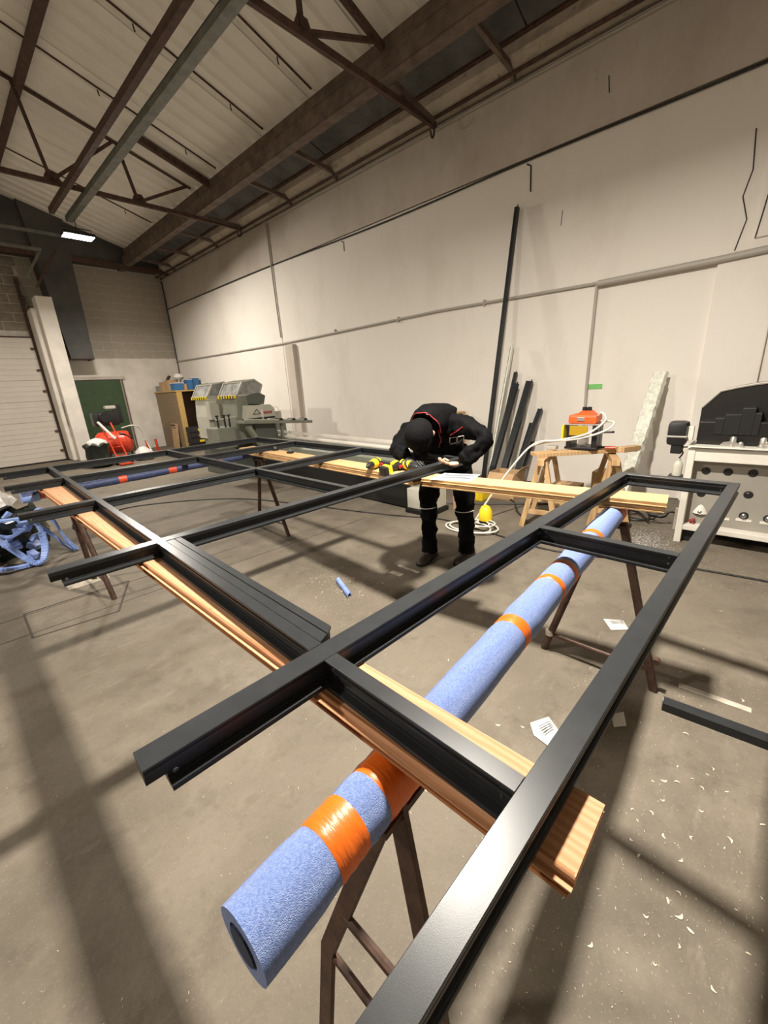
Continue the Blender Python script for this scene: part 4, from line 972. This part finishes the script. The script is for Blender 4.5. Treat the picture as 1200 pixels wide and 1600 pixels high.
# OSB cabinet and what stands on it
oc = thing('osb_cabinet', (5.3, 13.1, 0), 'tall chipboard cabinet with open dark front in the far corner', 'cabinet')
MB().box((4.88, 12.4, 0), (4.91, 13.95, 1.61)).build('side_panel', m_osb, oc); MB().box((4.88, 12.37, 0), (5.03, 12.40, 1.61)).build('front_stile', m_osbe, oc)
MB().box((5.62, 12.4, 0), (5.66, 13.95, 1.61)).build('side_panel', m_osb, oc); MB().box((4.86, 12.36, 1.61), (5.68, 13.97, 1.645)).build('top_board', m_osbe, oc)
MB().box((4.91, 12.9, 0), (5.62, 12.94, 1.61)).build('dark_interior', m_brown, oc); MB().box((4.91, 12.4, .55), (5.62, 12.9, .58)).build('shelf', m_osb, oc)
lp = MB().beam((4.80, 12.9, 0), (4.86, 12.9, .72), .42, .02, upv=(1, 0, 0)).build('leaning_panel', m_card); tag(lp, 'brown offcut board leaning on the side of the chipboard cabinet', 'board')
MB().box((4.79, 12.75, .66), (4.80, 13.0, .70)).build('slot', m_black, lp)
def crate(a, b_, m, label, cat='box', name='storage_box', rim=m_white):
    t = thing(name, ((a[0]+b_[0])/2, (a[1]+b_[1])/2, a[2]), label, cat)
    MB().box(a, b_, c=.006).build('body', m, t)
    MB().box((a[0]-.005, a[1]-.005, b_[2]-.02), (b_[0]+.005, b_[1]+.005, b_[2]), c=.003).build('rim', rim, t)
    return t
zt_ = 1.646
crate((4.90, 12.45, zt_), (5.14, 12.75, zt_+.21), m_blue, 'blue crate with white edges at the front of the cabinet top')
crate((5.28, 12.45, zt_), (5.42, 12.7, zt_+.30), m_blue, 'tall narrow blue crate on the cabinet top, beside a brown box')
crate((5.43, 12.5, zt_), (5.64, 12.8, zt_+.34), m_blue, 'blue crate with white label at the right end of the cabinet top')
crate((5.15, 12.5, zt_), (5.27, 12.75, zt_+.17), m_card, 'small brown carton between the blue crates', rim=m_card)
crate((4.92, 12.9, zt_), (5.2, 13.2, zt_+.30), m_card, 'brown carton behind the front blue crate', rim=m_card)
crate((4.90, 13.3, zt_), (5.2, 13.55, zt_+.26), m_card, 'brown carton toward the rear of the cabinet top', rim=m_card)
crate((4.90, 13.6, zt_), (5.1, 13.9, zt_+.18), m_cncg, 'grey jar-filled tray at the rear left of the cabinet top')
ws = MB().lathe([(.10, 0), (.15, .06), (.10, .15), (.02, .17)], (5.22, 12.85, zt_+.302), Z, 12).build('plastic_sack', m_bagc); tag(ws, 'crumpled white plastic on the brown carton on the cabinet', 'bag')
MB_ = MB().beam((4.98, 13.1, zt_+.30), (5.05, 13.05, zt_+.42), .16, .05, c=.01).build('wood_scrap', m_brown); tag(MB_, 'dark wood scrap sticking up on the cabinet cartons', 'scrap')
for k in range(4):
    z = .03+k*.155
    t = thing('tool_case', (5.02, 11.9, z), ['bottom', 'second', 'third', 'topmost'][k]+' black tool case in the stack before the chipboard cabinet', 'case', 'black tool cases')
    MB().box((4.82, 11.75, z), (5.24, 12.08, z+.145), c=.012).build('shell', m_blk, t); MB().box((5.02, 11.742, z+.03), (5.16, 11.752, z+.09)).build('orange_latch', m_yel if k % 2 else m_org, t)
base_ = MB().box((4.80, 11.74, 0), (5.26, 12.1, .03)).build('dolly', m_steel); tag(base_, 'flat dolly under the stack of black tool cases', 'dolly')
t = thing('yellow_case', (5.38, 11.85, 0), 'yellow-lidded case right of the black tool cases', 'case')
MB().box((5.27, 11.75, 0), (5.50, 12.05, .42), c=.01).build('shell', m_cncg, t); MB().box((5.268, 11.745, .42), (5.50, 12.05, .60), c=.01).build('lid', m_yel, t)

# ================================================================== CHIPS AND DUST
rnd = random.Random(11)
def chips(name, n, fn, m, label, s0, s1, cat):
    b = MB()
    for k in range(n):
        x_, y_ = fn(); a = rnd.uniform(0, math.pi); s = rnd.uniform(s0, s1); c, s_2 = math.cos(a), math.sin(a)
        l = s; w2 = s*rnd.uniform(.15, .4); z = .001
        b.add([(x_-l*c-w2*s_2, y_-l*s_2+w2*c, z), (x_-l*c+w2*s_2, y_-l*s_2-w2*c, z), (x_+l*c+w2*s_2, y_+l*s_2-w2*c, z+.001), (x_+l*c-w2*s_2, y_+l*s_2+w2*c, z+.002), (x_, y_, z+s*.25)],
              [(0, 1, 4), (1, 2, 4), (2, 3, 4), (3, 0, 4)])
    o = b.build(name, m, origin=(0, 0, 0)); tag(o, label, cat, kind='stuff'); return o
def near():
    r = rnd.random()
    if r < .55: return rnd.uniform(.2, 2.4), rnd.uniform(-.9, .5)
    if r < .8: return rnd.gauss(1.9, .35), rnd.gauss(2.2, .35)
    return rnd.uniform(-.4, 3.4), rnd.uniform(-.5, 4)
chips('sawdust_flecks', 5500, near, m_chipw, 'tiny pale shavings scattered all over the floor', .0008, .0030, 'shavings')
chips('metal_chips', 1500, lambda: (rnd.gauss(4.10, .16), rnd.gauss(.62, .10)), m_chip, 'heap of glittering aluminium chips on the floor by the machine post', .003, .009, 'chips')
chips('metal_flecks', 900, lambda: (rnd.uniform(3.3, 4.6), rnd.uniform(-.6, .9)), m_chip, 'loose aluminium flecks strewn in front of the machine', .002, .006, 'chips')
# larger single shavings: curled slivers, one object each
def sliver(L, curl):
    b = MB(); n = 6; vs = []; fs = []
    for i in range(n+1):
        t = i/n-.5; x_ = L*t; y_ = curl*L*(t*t*4-1)*.35; wv = L*.16*math.cos(t*2.6)+.0006
        vs += [(x_, y_-wv, .001), (x_, y_+wv, .001+L*.18*(.25-t*t))]
    for i in range(n): fs.append((2*i, 2*i+1, 2*i+3, 2*i+2))
    b.add(vs, fs); return b
src = []
for k, (L, cu) in enumerate(((.026, .8), (.020, .2), (.017, 1.2))):
    me = bpy.data.meshes.new('shaving'); sv = sliver(L, cu); me.from_pydata([tuple(v) for v in sv.v], [], sv.f); me.materials.append(m_chipw); src.append(me)
spots = [(1.83, .03), (1.63, .03), (1.60, -.02), (1.55, .02), (1.66, -.06), (1.70, -.07), (1.58, -.05), (1.62, -.12), (1.48, -.06), (1.53, .06), (1.50, .09), (1.44, .05),
         (1.42, -.14), (1.38, -.13), (1.33, .12), (1.36, .07), (1.30, .10), (1.22, .10), (1.30, .02), (1.18, .07), (1.35, -.05), (1.25, -.03), (1.10, -.02), (1.14, -.04), (1.08, -.05),
         (1.06, -.08), (1.02, .02), (1.00, -.06), (1.20, -.17), (1.28, -.22), (.96, -.14), (1.10, -.20), (.92, -.02), (.62, .03), (.66, -.09), (.70, -.16), (.85, .12), (1.55, -.22), (1.70, -.25)]
spots += [(rnd.gauss(1.86, .16), rnd.gauss(2.3, .20)) for k in range(34)]
spots += [(rnd.uniform(.9, 1.7), rnd.uniform(.3, 1.3)) for k in range(16)]+[(rnd.uniform(2.2, 3.2), rnd.uniform(-.4, .6)) for k in range(10)]
for i, (x_, y_) in enumerate(spots):
    o = bpy.data.objects.new('wood_shaving', src[i % 3]); COL.objects.link(o); o.location = (x_, y_, .001); o.rotation_euler = (0, 0, rnd.uniform(0, 6.28))
    s = rnd.uniform(.45, .9); o.scale = (s, s, s); tag(o, 'small pale curled shaving loose on the concrete floor', 'shaving', 'loose shavings on the floor')

# ================================================================== THE WORKER
pn = thing('person', (2.72, 1.86, 0), 'person in black workwear, cap and hood, bent over the frame end holding a bar', 'person')
def skinned(name, joints, edges, root, m, parent, sub=2, disp=0.0, dsc=.08):
    """joints: name -> (xyz, radius or (rx, ry)); grows one continuous surface"""
    names = list(joints); idx = {k: i for i, k in enumerate(names)}; O = Vector(parent['_o'])
    me = bpy.data.meshes.new(name); me.from_pydata([tuple(Vector(joints[k][0])-O) for k in names], [(idx[a], idx[b]) for a, b in edges], [])
    me.materials.append(m); o = bpy.data.objects.new(name, me); COL.objects.link(o); o.parent = parent; o['_o'] = tuple(O)
    md = o.modifiers.new('skin', 'SKIN'); md.use_smooth_shade = True; md.branch_smoothing = .6
    for k in names:
        r = joints[k][1]; r = r if isinstance(r, tuple) else (r, r)
        sv = me.skin_vertices[0].data[idx[k]]; sv.radius = r; sv.use_root = (k == root)
    sd = o.modifiers.new('sub', 'SUBSURF'); sd.levels = sub; sd.render_levels = sub
    if disp:
        tx = bpy.data.textures.new(name+'_folds', 'CLOUDS'); tx.noise_scale = dsc; tx.noise_depth = 2
        dm = o.modifiers.new('folds', 'DISPLACE'); dm.texture = tx; dm.strength = disp; dm.mid_level = .5; dm.texture_coords = 'LOCAL'
    # bake the surface into a plain mesh
    dg = bpy.context.evaluated_depsgraph_get(); ev = o.evaluated_get(dg); nm = bpy.data.meshes.new_from_object(ev)
    o.modifiers.clear(); o.data = nm
    for p in nm.polygons: p.use_smooth = True
    if not nm.materials: nm.materials.append(m)
    return o
J = {
 'pel': ((2.74, 1.83, .90), (.135, .155)),
 'sp1': ((2.66, 1.80, 1.03), (.14, .165)),
 'sp2': ((2.55, 1.765, 1.14), (.15, .185)),
 'ch':  ((2.42, 1.715, 1.19), (.14, .19)),
 'nk':  ((2.31, 1.69, 1.195), (.080, .080)),
 'hd0': ((2.245, 1.685, 1.175), (.075, .075)),
 'lsh': ((2.40, 1.51, 1.205), (.088, .088)), 'lub': ((2.36, 1.36, 1.175), (.072, .072)), 'lel': ((2.33, 1.265, 1.12), (.062, .062)),
 'lfa': ((2.27, 1.33, 1.05), (.055, .055)), 'lwr': ((2.22, 1.395, .99), (.040, .040)),
 'rsh': ((2.38, 1.91, 1.185), (.086, .086)), 'rub': ((2.28, 1.93, 1.10), (.070, .070)), 'rel': ((2.19, 1.90, 1.035), (.060, .060)),
 'rfa': ((2.13, 1.80, 1.03), (.050, .050)), 'rwr': ((2.08, 1.72, 1.02), (.036, .036)),
 'rhp': ((2.74, 1.945, .86), (.100, .105)), 'rth': ((2.69, 1.985, .68), (.088, .090)), 'rkn': ((2.65, 1.985, .48), (.070, .070)), 'rca': ((2.67, 1.99, .28), (.066, .066)), 'ran': ((2.68, 2.0, .09), (.058, .058)),
 'lhp': ((2.76, 1.715, .86), (.100, .105)), 'lth': ((2.75, 1.69, .68), (.090, .092)), 'lkn': ((2.73, 1.68, .48), (.073, .073)), 'lca': ((2.80, 1.70, .28), (.068, .068)), 'lan': ((2.86, 1.735, .09), (.060, .060)),
}
E_ = [('pel', 'sp1'), ('sp1', 'sp2'), ('sp2', 'ch'), ('ch', 'nk'), ('nk', 'hd0'), ('ch', 'lsh'), ('lsh', 'lub'), ('lub', 'lel'), ('lel', 'lfa'), ('lfa', 'lwr'),
      ('ch', 'rsh'), ('rsh', 'rub'), ('rub', 'rel'), ('rel', 'rfa'), ('rfa', 'rwr'), ('pel', 'rhp'), ('rhp', 'rth'), ('rth', 'rkn'), ('rkn', 'rca'), ('rca', 'ran'),
      ('pel', 'lhp'), ('lhp', 'lth'), ('lth', 'lkn'), ('lkn', 'lca'), ('lca', 'lan')]
body = skinned('body', J, E_, 'pel', m_cloth, pn, 3, .055, .075)
def ellip(c, r, R=None, n=20, k=12, f=None):
    b = MB(); vs = []; fs = []
    for i in range(k+1):
        ph = math.pi*i/k
        for j in range(n):
            t = 2*math.pi*j/n; v = Vector((math.sin(ph)*math.cos(t)*r[0], math.sin(ph)*math.sin(t)*r[1], math.cos(ph)*r[2]))
            if f: v = f(v)
            if R: v = R @ v
            vs.append(v+Vector(c))
    for i in range(k):
        for j in range(n): a = i*n+j; q = i*n+(j+1) % n; fs.append((a, a+n, q+n, q))
    return b.add(vs, fs)
# head frame: crown points down-forward (-X and down), face looks down at the bar end
HC = Vector((2.16, 1.665, 1.165))
hx = Vector((-.80, -.12, -.15)).normalized()      # towards crown (head top)
hface = Vector((-.25, -.05, -.96)); hface = (hface-hx*hface.dot(hx)).normalized()
hy = hx.cross(hface)
RH = Matrix((hface, hy, hx)).transposed()   # local x = face, z = crown
def hf(v):
    v = v.copy()
    if v.z < 0: v.x *= 1-.12*(-v.z/.12); v.y *= 1-.25*(-v.z/.12)
    return v
hd = ellip(HC, (.098, .078, .122), RH, f=hf).build('head', m_skin, pn, True)
def HP(x, y, z): return HC+RH @ Vector((x, y, z))
MB().tube([HP(.095, 0, .01), HP(.118, 0, -.025), HP(.10, 0, -.045)], [.008, .016, .012], 8).build('nose', m_skin, hd, True)
for s in (-1, 1):
    ellip(HP(.088, s*.032, .008), (.010, .014, .008), RH, 10, 6).build('eye', m_rubber, hd, True)
    ellip(HP(0, s*.078, -.02), (.022, .010, .032), RH, 10, 6).build('ear', m_skin, hd, True)
MB().tube([HP(.094, -.024, -.07), HP(.098, 0, -.072), HP(.094, .024, -.07)], .006, 6).build('mouth', m_red, hd, True)
# cap over the crown with a short peak
ca = ellip(HC+RH @ Vector((-.004, 0, .012)), (.108, .094, .124), RH, f=lambda v: Vector((v.x, v.y, max(v.z, -.02-.4*max(0, -v.x)))), n=26, k=18).build('cap', m_cap, pn, True)
MB().tube([HP(.02, -.092, .035), HP(.085, -.060, .055), HP(.108, 0, .06), HP(.085, .060, .055), HP(.02, .092, .035)], .0018, 6).build('cap_seam', m_blk, ca)
MB().prism([(.085, -.06), (.15, -.045), (.168, 0), (.15, .045), (.085, .06)], HC+RH @ Vector((0, 0, .025)), RH @ Vector((1, 0, 0)), RH @ Vector((0, 1, 0)), RH @ Vector((0, 0, 1)), .010).build('cap_peak', m_cap, pn)
# hood hanging open round the back of the neck
hood = MB(); vs = []; fs = []; n = 26; HN = Vector((2.275, 1.69, 1.215))
ax = Vector((-.85, -.12, -.42)).normalized(); ay = Vector((0, 1, 0)); ay = (ay-ax*ay.dot(ax)).normalized(); az = ax.cross(ay)*-1
if az.z < 0: az = -az
prof = [(.0, .120, .118), (.035, .120, .128), (.01, .132, .134), (-.05, .142, .132), (-.12, .15, .10), (-.20, .14, .055)]
for (d_, ra, rb) in prof:
    for j in range(n):
        t = math.radians(-35)+math.radians(250)*j/(n-1); wob = 1+.035*math.sin(j*1.3+d_*30)
        vs.append(HN+ax*d_+ay*math.cos(t)*ra*.92*wob+az*(math.sin(t)*rb*wob-.01))
m_ = len(prof)
for i in range(m_-1):
    for j in range(n-1): a = i*n+j; fs.append((a, a+1, a+1+n, a+n))
hood.add(vs, fs); hd_ = hood.build('hood', m_cloth, pn, True)
so = hd_.modifiers.new('thick', 'SOLIDIFY'); so.thickness = .012; so.offset = 0
MB().tube([v for v in vs[n:2*n]][2:-2], .004, 6).build('hood_piping', m_red, hd_)
# red piping and chest emblem on the jacket front (front faces down and towards the camera)
def surf(p, d):
    """first point of the jacket met from p along d"""
    O = Vector(pn['_o']); ok, loc, nrm, _ = body.ray_cast(Vector(p)-O, Vector(d).normalized()); return (loc+O, nrm) if ok else (None, None)
vd = Vector((.80, .55, -.05)).normalized()      # roughly how one looks at the chest from the open floor
def onbody(y_, z_, off=.004):
    c, nn = surf(Vector((2.5, y_, z_))-vd*1.2, vd); return c+nn*off if c is not None else None
def line_on(pts, r, m, nm):
    out = []
    for (a, q) in zip(pts, pts[1:]):
        for k in range(8):
            c = onbody(a[0]+(q[0]-a[0])*k/8, a[1]+(q[1]-a[1])*k/8)
            if c is not None: out.append(c)
    if len(out) > 2: MB().tube(out, r, 5).build(nm, m, body)
def quadline(y0, z0, w_, h_, sl):
    line_on([(y0, z0), (y0-w_, z0+sl), (y0-w_, z0-h_+sl), (y0, z0-h_), (y0, z0)], .0022, m_reflect, 'chest_emblem')
quadline(1.665, 1.115, .055, .042, .012); quadline(1.605, 1.128, .05, .042, .010)
line_on([(1.662, 1.06), (1.56, 1.083)], .003, m_reflect, 'chest_emblem')
line_on([(1.66, 1.135), (1.55, 1.20)], .003, m_red, 'piping'); line_on([(1.76, 1.17), (1.735, 1.10), (1.76, 1.03)], .004, m_red, 'piping')
# jacket hem hanging over the waist
hem = MB(); vs = []; fs = []; n = 24
for (z_, ra, rb, xs_) in ((1.02, .150, .185, 2.66), (.96, .165, .195, 2.68), (.90, .168, .198, 2.70), (.84, .165, .195, 2.72), (.83, .15, .18, 2.72)):
    for j in range(n):
        t = 2*math.pi*j/n; k = 1+.035*math.sin(j*3.1+z_*20); vs.append((xs_+ra*k*math.cos(t), 1.825+rb*k*math.sin(t), z_))
for i in range(4):
    for j in range(n): a = i*n+j; q = i*n+(j+1) % n; fs.append((a, q, q+n, a+n))
hem.add(vs, fs).build('jacket_hem', m_cloth, pn, True)
# reflective bands at the knees, baggy trouser cuffs
def ring(c, r, h, m, nm):
    MB().lathe([(r*.96, -h/2), (r, -h/2), (r, h/2), (r*.96, h/2)], c, (0, 0, 1), 20).build(nm, m, body, True)
for (c, r) in (((2.652, 1.985, .50), .083), ((2.735, 1.681, .50), .086)):
    b = MB()
    pts = [Vector((c[0]+r*math.cos(t), c[1]+r*math.sin(t), c[2]+.008*math.cos(t))) for t in [math.radians(150+k*9) for k in range(14)]]
    b.tube(pts, .004, 5); b.build('reflective_band', m_reflect, body)
for c in ((2.68, 2.0, .09), (2.86, 1.735, .09)):
    MB().lathe([(.060, -.03), (.072, -.02), (.066, .03), (.070, .07), (.060, .11)], c, (0, 0, 1), 18).build('trouser_cuff', m_cloth, body, True)
def shoe(x, y, rz):
    R = Matrix.Rotation(rz, 3, 'Z')
    def P(v): return R @ Vector(v)+Vector((x, y, 0))
    prof = [(-.085, .030, .085), (-.07, .042, .115), (-.02, .044, .118), (.03, .045, .095), (.08, .050, .070), (.13, .052, .060), (.17, .046, .052), (.195, .028, .036), (.203, .01, .02)]
    b = MB(); vs = []; fs = []; n = 14
    for (l, w_, h_) in prof:
        for j in range(n):
            t = 2*math.pi*j/n; z_ = .02+(h_-.02)*max(0, math.sin(t))**.8 if math.sin(t) > 0 else .02*(1+math.sin(t))+.002
            vs.append(P((l, w_*math.cos(t), z_)))
    for i in range(len(prof)-1):
        for j in range(n): a = i*n+j; q = i*n+(j+1) % n; fs.append((a, q, q+n, a+n))
    fs.append(tuple(range(n))); fs.append(tuple((len(prof)-1)*n+j for j in range(n)))
    b.add(vs, fs); o = b.build('shoe', m_shoe, pn, True)
    sb = MB(); sb.prism([(-.09, -.04), (.05, -.046), (.13, -.054), (.19, -.035), (.208, 0), (.19, .035), (.13, .054), (.05, .046), (-.09, .04)], (x, y, .0005), P((1, 0, 0))-Vector((x, y, 0)), P((0, 1, 0))-Vector((x, y, 0)), Z, .022)
    sb.build('sole', m_blk, o)
    for k in range(4): MB().tube([P((.0+k*.025, -.03, .112-k*.012)), P((.0+k*.025, .03, .112-k*.012))], .003, 5).build('lace', m_rubber, o)
shoe(2.68, 2.0, math.radians(188)); shoe(2.87, 1.738, math.radians(186))
def hand(nm, wrist, dirn, palmn, m, curl=.5, spread=.11, side=1):
    """palm plus five separate curled fingers; dirn = from wrist to knuckles, palmn = palm normal"""
    d = Vector(dirn).normalized(); pn_ = Vector(palmn); pn_ = (pn_-d*pn_.dot(d)).normalized(); s = d.cross(pn_)*side; w0 = Vector(wrist)
    jj = {'w': (w0, (.026, .018)), 'p1': (w0+d*.035, (.036, .015)), 'p2': (w0+d*.075, (.040, .014))}
    ee = [('w', 'p1'), ('p1', 'p2')]
    o = skinned(nm, jj, ee, 'w', m, pn, 2)
    L = [.072, .080, .074, .058]
    for k in range(4):
        off = (k-1.5)*.021; a = w0+d*.072+s*off; fd = (d+s*(k-1.5)*spread).normalized(); j2 = {'a': (a, .0095)}; e2 = []; prev = 'a'; c = a; ang = 0
        for q_, fr_ in enumerate((.45, .32, .23)):
            ang += curl*(.55+.3*q_); c = c+(fd*math.cos(ang)+pn_*math.sin(ang))*L[k]*fr_*1.0; nmn = 'f%d' % q_; j2[nmn] = (c, .0088-.0009*q_); e2.append((prev, nmn)); prev = nmn
        skinned('finger', j2, e2, 'a', m, o, 1)
    a = w0+d*.025-s*.026; c1 = a+(d*.55-s*.6+pn_*.3).normalized()*.036; c2 = c1+(d*.75-s*.1+pn_*.55).normalized()*.030; c3 = c2+(d*.8+s*.15+pn_*.5).normalized()*.022
    skinned('thumb', {'a': (a, .0125), 'b': (c1, .0112), 'c': (c2, .0100), 'd': (c3, .0082)}, [('a', 'b'), ('b', 'c'), ('c', 'd')], 'a', m, o, 1)
    return o
h0 = hand('hand', (2.215, 1.402, .985), (-.62, .62, .02), (.15, .2, 1), m_skin, .55, side=-1)
hand('hand', (2.075, 1.712, 1.022), (-.25, -.95, -.22), (-.1, .0, -1), m_glove, .22, side=1)
h0['label'] = 'bare hand under the bar end'
